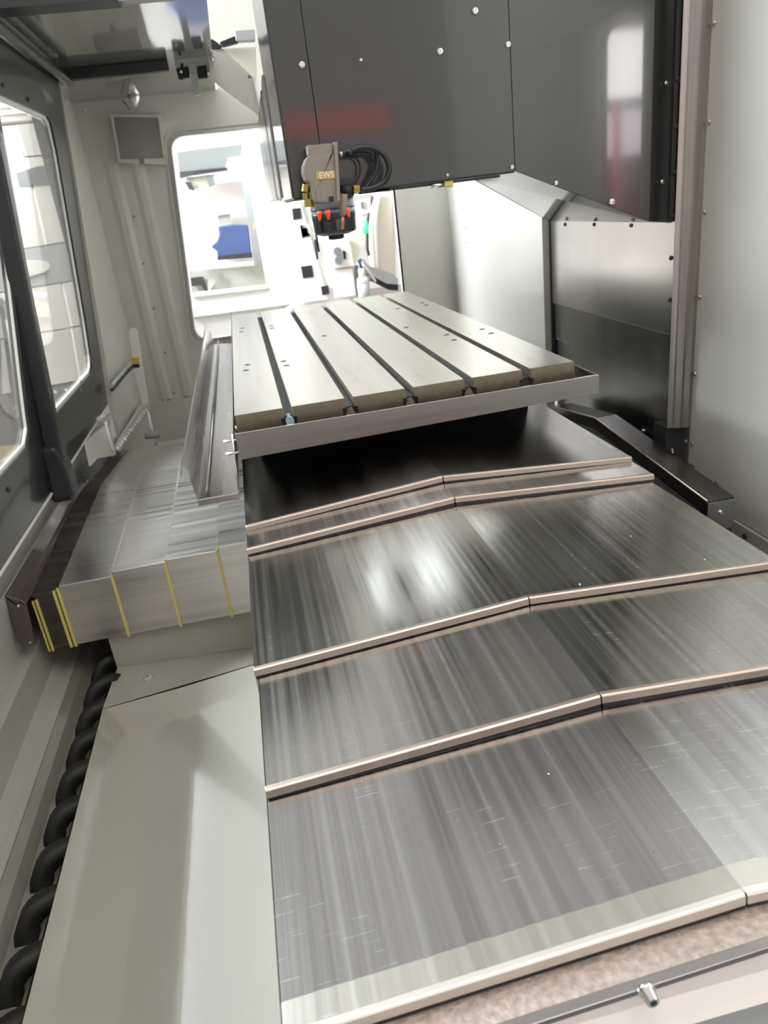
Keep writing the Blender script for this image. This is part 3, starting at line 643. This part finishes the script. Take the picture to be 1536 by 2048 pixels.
for j, (pp, r) in enumerate((([(684, 308), (700, 302), (722, 295), (745, 296), (766, 308), (777, 328), (777, 346), (768, 364), (748, 375), (722, 380)], .0058),
                             ([(688, 303), (702, 297), (725, 291), (748, 300), (755, 318), (752, 342), (742, 362), (728, 378)], .0042),
                             ([(684, 312), (704, 308), (735, 308), (750, 325), (745, 348), (733, 370)], .0042),
                             ([(690, 311), (706, 313), (718, 324), (720, 345), (712, 364), (706, 376)], .0022))):
    cpts = [K(x, y, .205+.006*j) for x, y in pp]; sm = []
    for i in range(len(cpts)-1):
        p0, p1, p2, p3 = cpts[max(i-1, 0)], cpts[i], cpts[i+1], cpts[min(i+2, len(cpts)-1)]
        for k in range(5):
            t = k/5; sm.append(.5*((2*p1)+(p2-p0)*t+(2*p0-5*p1+4*p2-p3)*t*t+(3*p1-p0-3*p2+p3)*t**3))
    sm.append(cpts[-1])
    MB().tube(sm, r, 10).build('hose', 'rubber', mo)
MB().tube([K(694, 306, .2), K(704, 304, .2)], .0075, 12).build('hose_sleeve', 'rubber', mo)
MB().box((.25, .225, .385), (.33, .2495, .405)).build('mount_bracket', 'blackmatte', mo)

# ================================================================== CHIP AUGER
au = thing('chip_auger', (-.40, -.5, -.66), 'black spiral chip auger lying in the trough beside the pale chute', 'auger')
m = MB(); R_, cxa, cza = .046, -.403, -.603; pitch = .097; N_ = 20; turns = 19
vs = []; fs = []; cnt = 0
for i in range(N_*turns+1):
    a = 2*math.pi*i/N_; y = .17-pitch*i/N_
    for r, dy in ((.014, -.012), (R_, -.014), (R_, .014), (.014, .012)):
        vs.append((cxa+r*math.cos(a), y+dy, cza+r*math.sin(a)))
    if i:
        b = (i-1)*4; c = i*4
        for k in range(4): fs.append((b+k, b+(k+1) % 4, c+(k+1) % 4, c+k))
m.add(vs, fs, True); m.build('flight', 'auger', au)
MB().tube([(cxa, .3, cza-.01), (cxa, -1.6, cza-.01)], .010, 12).build('shaft', 'auger', au)

# ================================================================== UPPER LEFT DETAILS
# square recessed work light on the back wall
wk = thing('square_work_light', (-.24, 2.05, .6), 'square framed unlit work light on the back wall in the upper left', 'work light')
MB().prism([P(*q, Y=2.06) for q in ((221, 228), (320, 230), (332, 330), (237, 325))], (0, .039, 0), [[P(*q, Y=2.06) for q in ((226, 233), (316, 235), (327, 317), (240, 319))]]).build('frame', 'beige', wk)
MB().prism([P(*q, Y=2.07) for q in ((224, 231), (319, 232), (330, 322), (238, 322))], (0, .004, 0)).build('lamp_glass', 'mirror_win', wk)
MB().prism([P(*q, Y=2.055) for q in ((277, 316), (288, 316), (289, 328), (279, 328))], (0, .02, 0)).build('latch', 'midgrey', wk)
nz = thing('cone_nozzle', (-.24, 2.05, .79), 'small shiny cone nozzle above the square work light', 'nozzle')
MB().tube([P(268, 182, Y=2.04), P(268, 190, Y=2.04), P(272, 222, Y=2.04)], [.012, .028, .004], 16).build('cone', 'chrome', nz)
MB().tube([P(245, 200, Y=2.06), P(262, 222, Y=2.06)], .003, 8).build('stay', 'midgrey', nz)
MB().box((P(268, 182, Y=2.04).x-.01, 2.04, P(268, 182, Y=2.04).z), (P(268, 182, Y=2.04).x+.01, 2.1, P(268, 182, Y=2.04).z+.01)).build('bracket', 'beige', nz)
# clamp bracket hanging off the roof sheet
cb = thing('clamp_bracket', (.03, 1.45, .74), 'dark clamp with a grey tongue under the right end of the black head beam', 'bracket')
D = lambda x, y, Y=1.4: P(x, y, Y=Y)
MB().prism([D(*q) for q in ((352, 137), (376, 133), (380, 154), (357, 158))], (0, .02, 0)).build('clamp_jaw', 'auger', cb, .002)
MB().prism([D(*q) for q in ((394, 133), (413, 130), (416, 155), (396, 157))], (0, .02, 0)).build('clamp_jaw', 'auger', cb, .002)
MB().prism([D(*q, Y=1.395) for q in ((377, 128), (391, 127), (402, 188), (389, 192))], (0, .006, 0)).build('tongue', 'palegrey', cb)
MB().box((D(352, 137).x, 1.41, .80), (D(420, 137).x, 1.44, .845)).build('clamp_plate', 'beige', cb)
MB().tube([D(362, 140, 1.39), D(362, 146, 1.39)], .005, 8).build('bolt', 'chrome', cb); MB().tube([D(364, 127, 1.41), D(364, 160, 1.41)], .004, 8).build('pin', 'rubber', cb)
# triangular beige gusset by the opening, with a hinge on top
gt = thing('gusset_panel', (.15, 1.42, .64), 'beige triangular sheet panel left of the charcoal cover, dark hinge parts on top', 'panel')
MB().prism([D(*q) for q in ((418, 98), (445, 97), (508, 155), (523, 236), (419, 156))], (0, .012, 0)).build('sheet', 'beige', gt, .001)
MB().prism([D(*q, Y=1.396) for q in ((505, 152), (509, 151), (526, 238), (522, 236))], (0, .03, 0)).build('folded_edge', 'white', gt)
MB().prism([D(*q, Y=1.43) for q in ((418, 98), (512, 94), (514, 160), (508, 158), (445, 97))], (0, .01, 0)).build('rear_sheet', 'cream', gt)
hgb = MB().prism([D(*q, Y=1.39) for q in ((411, 74), (428, 80), (444, 92), (440, 97), (414, 96))], (0, .03, 0)).build('hinge_arm', 'auger', gt, .001)
MB().prism([D(*q, Y=1.38) for q in ((440, 84), (470, 72), (474, 66), (480, 68), (476, 84), (446, 92))], (0, .03, 0)).build('hinge_arm', 'auger', gt, .001)
MB().prism([D(*q, Y=1.375) for q in ((469, 61), (510, 58), (511, 80), (472, 82))], (0, .04, 0)).build('hinge_block', 'palegrey', gt, .002)
for q in ((418, 95), (422, 104), (424, 117)): MB().tube([D(*q, Y=1.385), D(q[0], q[1]+5, Y=1.385)], .005, 8).build('roller', 'chrome', gt)
screw(gt, D(499, 153), (0, -1, 0), 'midgrey', 1.5)
# washed white bars on the left wall near the back corner
wb = thing('white_post_arm', (-.44, 1.9, -.37), 'glossy white upright bar with an amber clip and arm in the back left corner', 'bracket')
E_ = lambda x, y, Y=1.9: P(x, y, Y=Y)
MB().prism([E_(*q) for q in ((257, 662), (263, 656), (271, 657), (275, 664), (297, 806), (285, 812), (268, 740))], (0, .012, 0)).build('upright', 'white', wb, .002)
MB().prism([E_(*q, Y=1.89) for q in ((262, 716), (277, 715), (278, 728), (264, 729))], (0, .014, 0)).build('amber_clip', 'ochre', wb, .001)
MB().prism([E_(*q, Y=1.892) for q in ((264, 729), (278, 728), (279, 735), (266, 736))], (0, .012, 0)).build('dark_clip', 'auger', wb)
MB().tube([E_(262, 724, 1.88), P(222, 772, X=-.455)], .008, 8).build('arm', 'palegrey', wb)
MB().tube([E_(262, 730, 1.88)+Vector((0, 0, -.01)), P(224, 780, X=-.455)], .006, 8).build('arm_shadow', 'rubber', wb)  # black tube painting the shadow under the arm
fl = thing('wall_flange', (-.44, 1.4, -.40), 'lumpy white painted flange on the left wall running down to the boxy cover', 'bracket')
F_ = lambda x, y: P(x, y, X=-.462)
MB().prism([F_(*q) for q in ((277, 812), (296, 806), (298, 818), (234, 905), (228, 902), (230, 888))], (.01, 0, 0)).build('flange', 'beige', fl, .002)
MB().prism([F_(*q) for q in ((168, 884), (206, 850), (214, 862), (228, 900), (228, 910), (190, 918), (178, 932))], (.006, 0, 0)).build('gusset', 'beige', fl)
MB().tube([P(209, 843, X=-.452), P(225, 902, X=-.452)], .0055, 10).build('rod', 'white', fl)
MB().tube([P(198, 838, X=-.45), P(214, 828, X=-.45)], .008, 8).build('rod_boss', 'beige', fl)
wd = MB()
random.seed(3)
for i in range(14):
    t = i/13; p = P(292-t*56, 822+t*76, X=-.448); wd.tube([p+Vector((0, -.006, 0)), p+Vector((0, .0, .003)), p+Vector((0, .008, 0))], [.001, random.uniform(.005, .009), .001], 8)
wd.build('sealant_bead', 'white', fl)['kind'] = 'stuff'
np_ = thing('drain_nozzle', (-.37, 1.5, -.40), 'small pale bent nozzle standing behind the boxy cover on the left', 'nozzle')
MB().tube([P(296, 824, Y=1.62), P(304, 862, Y=1.55)], .006, 10).build('nozzle_pipe', 'white', np_)
MB().tube([P(290, 872, Y=1.5), P(320, 868, Y=1.5)], .014, 12).build('nozzle_foot', 'beige_dark', np_)

# ================================================================== NEIGHBOURING MACHINE SEEN THROUGH THE BACK OPENING
def offs(u, v): return (340+u/3.2, 230+v/3.2)
def ps(pts): return [offs(*q) for q in pts]
nm = thing('neighbouring_machine', P(460, 450, Y=3.2)-Vector((0, 0, 1.2)), 'white enclosed machine with a tall framed window, seen through the back opening', 'machine')
fr = [P(*q, Y=3.2) for q in ((335, 255), (536, 236), (545, 300), (600, 560), (612, 640), (610, 760), (360, 800), (350, 400))]
MB().prism(fr, (0, .05, 0), [[P(*q, Y=3.2) for q in ps(((45, 238), (460, 185), (600, 980), (620, 1090), (140, 1140)))]]).build('window_surround', 'white', nm)
MB().prism([P(*q, Y=3.19) for q in ps(((600, 955), (795, 935), (835, 1170), (640, 1180)))], (0, .02, 0)).build('lower_panel', 'pinkwhite', nm, .004)
MB().prism([P(*q, Y=3.17) for q in ps(((130, 1240), (830, 1170), (840, 1205), (140, 1300)))], (0, .04, 0)).build('sill_panel', 'white', nm, .004)
MB().prism([P(*q, Y=3.18) for q in ps(((140, 1150), (620, 1095), (640, 1110), (150, 1170)))], (0, .03, 0)).build('window_ledge', 'pinkwhite', nm, .003)
MB().prism([P(*q, Y=3.23) for q in ps(((40, 230), (470, 180), (630, 1095), (130, 1145)))], (0, .004, 0)).build('window_pane', 'glass', nm)
# inside of that machine
ins = 3.75
def inner(pts, name, mat, Y=ins, t=.05, par=nm): return MB().prism([P(*q, Y=Y) for q in ps(pts)], (0, t, 0)).build(name, mat, par)
inner(((-40, 100), (720, 60), (900, 1350), (60, 1400)), 'back_panel', 'palegrey', Y=4.1)
inner(((20, 220), (470, 160), (450, 270), (370, 280), (350, 340), (40, 380)), 'dark_head', 'midgrey', Y=3.7)
inner(((50, 365), (360, 335), (370, 352), (140, 385), (60, 405)), 'head_edge', 'auger', Y=3.65)
inner(((370, 275), (470, 262), (480, 300), (380, 300)), 'lamp_bar', 'white', Y=3.65)
inner(((20, 470), (330, 440), (460, 420), (530, 900), (540, 960), (100, 1000)), 'inner_cabinet', 'pinkwhite', Y=3.8)
inner(((100, 400), (290, 380), (240, 450), (150, 480)), 'tool_arm', 'cream', Y=3.7)
inner(((95, 425), (130, 430), (160, 485), (120, 475)), 'tool_jaw', 'auger', Y=3.66)
inner(((235, 405), (270, 385), (290, 440), (250, 460)), 'tool_jaw', 'midgrey', Y=3.66)
inner(((225, 635), (410, 595), (420, 625), (235, 655)), 'white_shelf', 'white', Y=3.7)
inner(((305, 640), (385, 625), (390, 700), (315, 715)), 'shelf_post', 'beige', Y=3.72)
inner(((150, 960), (500, 905), (535, 905), (535, 930), (300, 960)), 'bright_sill', 'white', Y=3.68)
inner(((140, 1000), (600, 960), (640, 1100), (130, 1140)), 'inner_floor_panel', 'beige', Y=3.72)
inner(((130, 1045), (210, 1035), (245, 1130), (225, 1135), (200, 1090), (135, 1095)), 'dark_hook', 'auger', Y=3.66)
inner(((250, 990), (275, 985), (290, 1070), (245, 1140), (240, 1080)), 'small_valve', 'chrome', Y=3.64)
bl = MB(); bp_ = [P(*q, Y=3.6) for q in ps(((305, 715), (395, 700), (500, 703), (525, 905), (305, 928), (300, 870), (262, 845), (300, 810), (315, 760)))]
bl.prism(bp_, (0, .03, 0)); tag(bl.build('blue_cloth', 'blue', None, .01), 'rumpled blue cloth behind the window of the neighbouring machine', 'cloth')
inner(((305, 905), (525, 880), (528, 912), (305, 930)), 'dark_tray', 'auger', Y=3.58)
inner(((535, 690), (552, 688), (556, 725), (540, 728)), 'yellow_tag', 'yellow', Y=3.6)
# service panel to the right of it
sv = thing('service_cabinet', P(640, 560, Y=3.1)-Vector((0, 0, 1.0)), 'white service panel with three black square openings behind the spindle', 'cabinet')
MB().prism([P(*q, Y=3.1) for q in ((522, 262), (552, 258), (600, 385), (690, 378), (715, 600), (560, 625), (600, 600))] , (0, .04, 0)).build('body', 'white', sv)
def sq(pts, name, mat, Y=3.09, t=.03, par=sv, bevel=0): return MB().prism([P(*q, Y=Y) for q in ps(pts)], (0, t, 0)).build(name, mat, par, bevel)
MB().prism([P(*q, Y=3.085) for q in ps(((745, 545), (830, 535), (1010, 1180), (835, 1205)))], (0, .005, 0)).build('door_sheet', 'white', sv)
for pts in (((782, 600), (836, 594), (842, 662), (790, 670)), ((838, 970), (908, 962), (920, 1036), (852, 1045)), ((966, 1098), (1014, 1093), (1022, 1145), (976, 1152))):
    f = sq(pts, 'square_opening', 'dark', Y=3.08)
sq(((614, 160), (652, 152), (680, 290), (640, 305)), 'dark_slot', 'midgrey')
sq(((640, 325), (680, 320), (725, 530), (690, 545)), 'side_door', 'pinkwhite')
sq(((926, 800), (938, 798), (950, 920), (940, 925)), 'slit', 'auger', Y=3.08)
sq(((832, 708), (890, 700), (898, 775), (846, 786)), 'notice_plate', 'pinkwhite', Y=3.085)
sq(((846, 783), (898, 772), (899, 780), (848, 791)), 'notice_edge', 'midgrey', Y=3.084)
sq(((798, 752), (812, 750), (814, 768), (800, 770)), 'round_lock', 'midgrey', Y=3.085, bevel=.006)
cn = thing('control_box', P(680, 520, Y=3.0)-Vector((0, 0, 1.0)), 'pinkish white control box with two round grey knobs and a dark slot', 'control box')
MB().prism([P(*q, Y=3.0) for q in ps(((1010, 812), (1150, 790), (1185, 968), (1040, 985)))], (0, .075, 0)).build('housing', 'pinkwhite', cn, .006)
for u, v in ((1070, 872), (1077, 930)):
    p = P(*offs(u, v), Y=3.0); MB().tube([p, p-Vector((0, .02, 0))], .022, 16).build('knob', 'midgrey', cn)
MB().prism([P(*q, Y=2.992) for q in ps(((1108, 872), (1122, 870), (1128, 920), (1114, 922)))], (0, .01, 0)).build('slot', 'auger', cn)
MB().prism([P(*q, Y=3.02) for q in ps(((1040, 992), (1170, 975), (1195, 1160), (1060, 1178)))], (0, .055, 0)).build('lower_cabinet', 'pinkwhite', cn, .006)
MB().prism([P(*q, Y=3.03) for q in ps(((1140, 560), (1250, 540), (1250, 800), (1180, 970), (1160, 900)))], (0, .04, 0)).build('rear_column', 'cream', cn)
MB().prism([P(*q, Y=2.99) for q in ps(((1212, 545), (1285, 535), (1290, 625), (1230, 640)))], (0, .06, 0)).build('upper_box', 'pinkwhite', cn, .005)
MB().prism([P(*q, Y=2.98) for q in ps(((1218, 560), (1238, 555), (1240, 595), (1224, 600)))], (0, .02, 0)).build('dark_screen', 'midgrey', cn)
p = P(*offs(1250, 722), Y=2.98); MB().tube([p+Vector((0, 0, -.03)), p+Vector((0, 0, .035))], [.018, .018], 14).build('green_lamp', 'green', cn)
MB().prism([P(*q, Y=3.06) for q in ps(((1180, 965), (1205, 960), (1220, 1150), (1195, 1160)))], (0, .015, 0)).build('dark_gap_panel', 'midgrey', cn)
bt = thing('clear_bottle', P(*offs(1238, 1150), Y=2.9), 'pale translucent bottle beside the white control box', 'bottle')
c = P(*offs(1238, 1100), Y=2.9); mb = MB()
for z0, z1, r0, r1, nme, mt in ((-.08, .02, .036, .036, 'flask', 'palegrey'), (.02, .05, .036, .030, 'shoulder', 'white'), (.05, .10, .02, .018, 'cap', 'cream')):
    MB().tube([c+Vector((0, 0, z0)), c+Vector((0, 0, z1))], [r0, r1], 14).build(nme, mt, bt)
wr = thing('cable_bundle', P(*offs(1240, 980), Y=3.1), 'tangled white and blue cables beside the control box', 'cables')
random.seed(11)
for k in range(7):
    a, b = offs(1200+random.uniform(0, 60), 920+random.uniform(0, 30)), offs(1230+random.uniform(0, 90), 1060+random.uniform(-20, 20))
    m_ = ((a[0]+b[0])/2+random.uniform(-12, 12), (a[1]+b[1])/2)
    MB().tube([P(*a, Y=3.12+.01*k), P(*m_, Y=3.1+.01*k), P(*b, Y=3.12+.01*k)], .007, 6).build('cable', ('white', 'palegrey', 'blue')[k % 3], wr)
cd_ = thing('curved_cover', P(*offs(1360, 1080), Y=3.3), 'tall cream curved machine cover with a dark base, right side of the back opening', 'machine cover')
o_ = ps(((1320, 500), (1295, 600), (1282, 720), (1285, 860), (1300, 990), (1420, 1060), (1450, 1060), (1440, 500)))
MB().prism([P(*q, Y=3.3) for q in o_], (0, .12, 0)).build('shell', 'cream', cd_, .02)
MB().tube([P(*q, Y=3.28) for q in ps(((1345, 500), (1325, 600), (1318, 720), (1325, 860), (1338, 985)))], .010, 8).build('bead', 'white', cd_)
MB().tube([P(*q, Y=3.28) for q in ps(((1298, 520), (1275, 600), (1262, 720), (1264, 860), (1275, 900)))], .010, 8).build('dark_seal', 'brownrail', cd_)
MB().prism([P(*q, Y=3.25) for q in ps(((1262, 960), (1430, 1020), (1460, 1050), (1460, 1085), (1390, 1080), (1262, 1010)))], (0, .12, 0)).build('skirt', 'palegrey', cd_)
MB().prism([P(*q, Y=3.3) for q in ps(((1262, 1010), (1400, 1075), (1460, 1075), (1460, 1125), (1400, 1120), (1262, 1050)))], (0, .12, 0)).build('dark_base', 'dark', cd_)
# overhead sliver: hall ceiling with strip light, right of the roof sheet
hp = thing('hall_ceiling_panel', P(450, 20, Y=4.5), 'pale grey ceiling panel with a thin strip light high behind the machine', 'ceiling panel')
MB().prism([P(*q, Y=4.5) for q in ((395, -60), (520, -70), (530, 34), (405, 42))], (0, .05, 0)).build('panel', 'white', hp)
MB().prism([P(*q, Y=4.48) for q in ((476, -60), (484, -60), (490, 36), (482, 37))], (0, .02, 0)).build('strip_light', 'led', hp)
MB().prism([P(*q, Y=4.6) for q in ((395, 42), (530, 34), (540, 240), (405, 240))], (0, .05, 0)).build('rear_wall_panel', 'cream', hp)
MB().prism([P(*q, Y=4.55) for q in ((464, 42), (490, 40), (500, 130), (476, 130))], (0, .05, 0)).build('grey_pilaster', 'beige', hp)

# ================================================================== WHITE CABINETS OUTSIDE THE LEFT WINDOWS
XL_ = -1.7
lc = thing('white_machine_side', (XL_, 2.2, -1.1), 'large white machine side with panel joints and grey band, outside the left windows', 'machine')
def lp(pts, name, mat, X=XL_, t=.02, bevel=0): return slab(pts, name, mat, lc, t=t, X=X, bevel=bevel)
MB().prism([(XL_-.08, -4.5, -1.1), (XL_-.08, 12, -1.1), (XL_-.08, 12, 2.4), (XL_-.08, 5.6, 2.4), (XL_-.08, 5.6, 1.15), (XL_-.08, -4.5, 1.15)], (.05, 0, 0)).build('backing_sheet', 'palegrey', lc)
hl = thing('added_glow_wall', (-3.3, 3.5, 1.6), 'added cool glowing wall, unseen outside the left windows, mirrored in the pale chute', 'light wall')
MB().box((-3.35, .5, 1.6), (-3.3, 7.0, 4.2)).build('lit_face', plain('added_cool_glow', (.86, .92, 1.0), .5, emis=40, mottle=0), hl)  # unseen glowing face added for the chute's mirrored patch and cool light
MB().box((-3.42, .4, -1.1), (-3.36, 7.1, 4.3)).build('rear_frame', 'midgrey', hl)
g = 1.2
for k, pts in enumerate((((-60, 258), (33-g, 250), (53-g, 330), (70, 400), (92-g, 490), (-60, 512)), ((33+g, 249), (140, 240), (150, 305), (53+g, 312)), ((54+g, 315), (150, 307), (165, 478), (92+g, 489)),
                         ((-60, 512), (92, 492), (140, 484), (150, 560), (-60, 594)), ((-60, 596), (123-g, 567), (142-g, 655), (-60, 686)), ((125+g, 566), (170, 560), (185, 646), (144+g, 653)),
                         ((-60, 690), (141-g, 657), (159-g, 760), (-60, 800)), ((143+g, 656), (200, 648), (215, 750), (161+g, 759)))):
    lp(pts, 'side_panel', 'white' if k != 3 else 'palegrey')
lp(((-60, 60), (150, 40), (150, 236), (-60, 254)), 'louvre_panel', 'white')
for j in range(9):
    y = 120+j*14; lp(((-60, y+16), (140, y), (140, y+1.6), (-60, y+17.6)), 'louvre_slat', 'cream', X=XL_+.012, t=.01)
lp(((33, 347), (70, 334), (110, 328), (114, 368), (40, 372)), 'grey_wedge', 'midgrey', X=XL_+.01)
lp(((20, 520), (88, 521), (98, 526), (100, 534), (95, 543), (40, 560), (20, 564)), 'rounded_flap', 'white', X=XL_+.02, t=.015, bevel=.006)
lp(((-60, 806), (220, 752), (300, 900), (-60, 1000)), 'skirting', 'midgrey', X=XL_+.005)
for q in ((110, 785), (131, 781), (150, 778)): screw(lc, P(*q, X=XL_+.006), (1, 0, 0), 'white', 5)
lp(((70, 600), (100, 596), (106, 660), (76, 664)), 'sticker_sheet', 'pinkwhite', X=XL_+.004, t=.003)
# rounded acrylic door of the next exhibit, seen through the near left window
ad = thing('rounded_acrylic_door', P(10, 860, X=-1.35), 'rounded clear door with a bright rim outside the near left window', 'door')
ring_o = [(-50, 590), (4, 596), (18, 610), (30, 690), (42, 790), (48, 818), (44, 832), (30, 838), (10, 822), (-6, 790), (-50, 780)]
ring_i = [(-50, 606), (0, 610), (10, 622), (20, 692), (32, 786), (37, 810), (32, 820), (20, 818), (6, 796), (-50, 760)]
MB().prism([P(*q, X=-1.35) for q in ring_o], (-.03, 0, 0), [[P(*q, X=-1.35) for q in ring_i[1:-1]]]).build('rim', 'palegrey', ad, .004)
MB().prism([P(*q, X=-1.34) for q in ring_i], (-.004, 0, 0)).build('pane', 'glass', ad)
MB().tube([P(12, 640, X=-1.32), P(30, 760, X=-1.32)], .007, 8).build('bright_edge', 'white', ad)
tbx = thing('wooden_crate', P(10, 930, X=-1.3), 'pale wooden crate low outside the near left window', 'crate')
MB().prism([P(*q, X=-1.3) for q in ((-60, 905), (20, 890), (60, 884), (60, 1000), (-60, 1030))], (-.3, 0, 0)).build('side_board', 'wood', tbx)
MB().prism([P(*q, X=-1.29) for q in ((-60, 930), (60, 905), (60, 912), (-60, 938))], (-.01, 0, 0)).build('edge_batten', 'cream', tbx)

# ================================================================== WHAT STANDS BEHIND THE VIEWER (mirrored in the charcoal cover)
lw_ = thing('lit_display_wall', (3.2, -4.1, -1.1), 'bright display wall with a dark cross bar behind the viewer, mirrored in the charcoal cover', 'display wall')
lw_['label'] = 'bright display wall with dark cross bar, mirrored right in the charcoal cover'
MB().box((2.86, -4.12, .86), (3.9, -4.05, 1.30)).build('upper_light', plain('lit_sign_upper', (1, .97, .95), .4, emis=11, mottle=0), lw_)
MB().box((2.82, -4.12, .45), (3.9, -4.05, .76)).build('lower_light', plain('lit_sign_lower', (.92, .88, .95), .4, emis=6, mottle=0), lw_)
MB().box((2.75, -4.2, -1.1), (4.0, -4.12, 1.4)).build('dark_frame', 'midgrey', lw_)
rp = thing('red_post', (3.06, -3.9, -1.1), 'red post with a ring foot behind the viewer, mirrored in the charcoal cover', 'post')
MB().tube([(3.06, -3.9, -1.1), (3.06, -3.9, .84)], .035, 12).build('pole', plain('glowing_red', (.9, .08, .04), .4, emis=1.5, mottle=0), rp)  # glow added to the pole's paint so its mirror image shows
MB().tube([(3.06+.16*math.cos(a*.5236), -3.9, .14+.16*math.sin(a*.5236)) for a in range(13)], .025, 8).build('ring', 'red', rp)
rb_ = tag(MB().box((.55, -4.05, .82), (1.32, -3.95, .97)).build('red_banner', plain('glowing_red_sign', (.8, .10, .06), .4, emis=1.1, mottle=0)), 'wide red sign with added glow behind the viewer, mirrored above the small motor', 'sign')  # glow added through the sign's emission
rb_.location.z = .82
MB().box((.6, -4.02, -1.1), (.66, -3.98, .82)).build('sign_leg', 'midgrey', rb_); 

# fine swarf specks lying along the lips and on the way cover
random.seed(21); dr = MB()
for q in ((724, 1563), (1098, 1549), (1355, 1012), (1372, 1040), (1262, 1073), (1125, 1140), (1160, 1170), (983, 1166), (938, 1181), (876, 1027), (913, 1017), (808, 1009), (856, 1004), (958, 985), (966, 984), (934, 987), (726, 1010), (733, 1013), (1010, 1100), (1410, 1120), (1064, 1038), (1300, 1085), (1000, 1690), (1310, 1704)):
    z = -.15
    for _ in range(8):
        p = P(*q, Z=z); k = next((n for n, c in enumerate(secs) if p.y >= c[0]), 4); c = secs[k]
        z = c[5]+(c[3]-c[5])*max(0, 1-abs(p.x-c[2])/(.36))
    r_ = random.uniform(.0011, .0022)
    vs = [p+Vector((random.uniform(-1, 1)*r_, random.uniform(-1, 1)*r_, random.uniform(0, 1)*r_)) for _ in range(5)]
    dr.add(vs, [(0, 1, 2), (0, 2, 3), (0, 3, 4), (4, 3, 1), (1, 2, 4)])
tag(dr.build('swarf_specks', 'chrome'), 'tiny bright swarf specks scattered over the ridged way cover', 'swarf', kind='stuff')
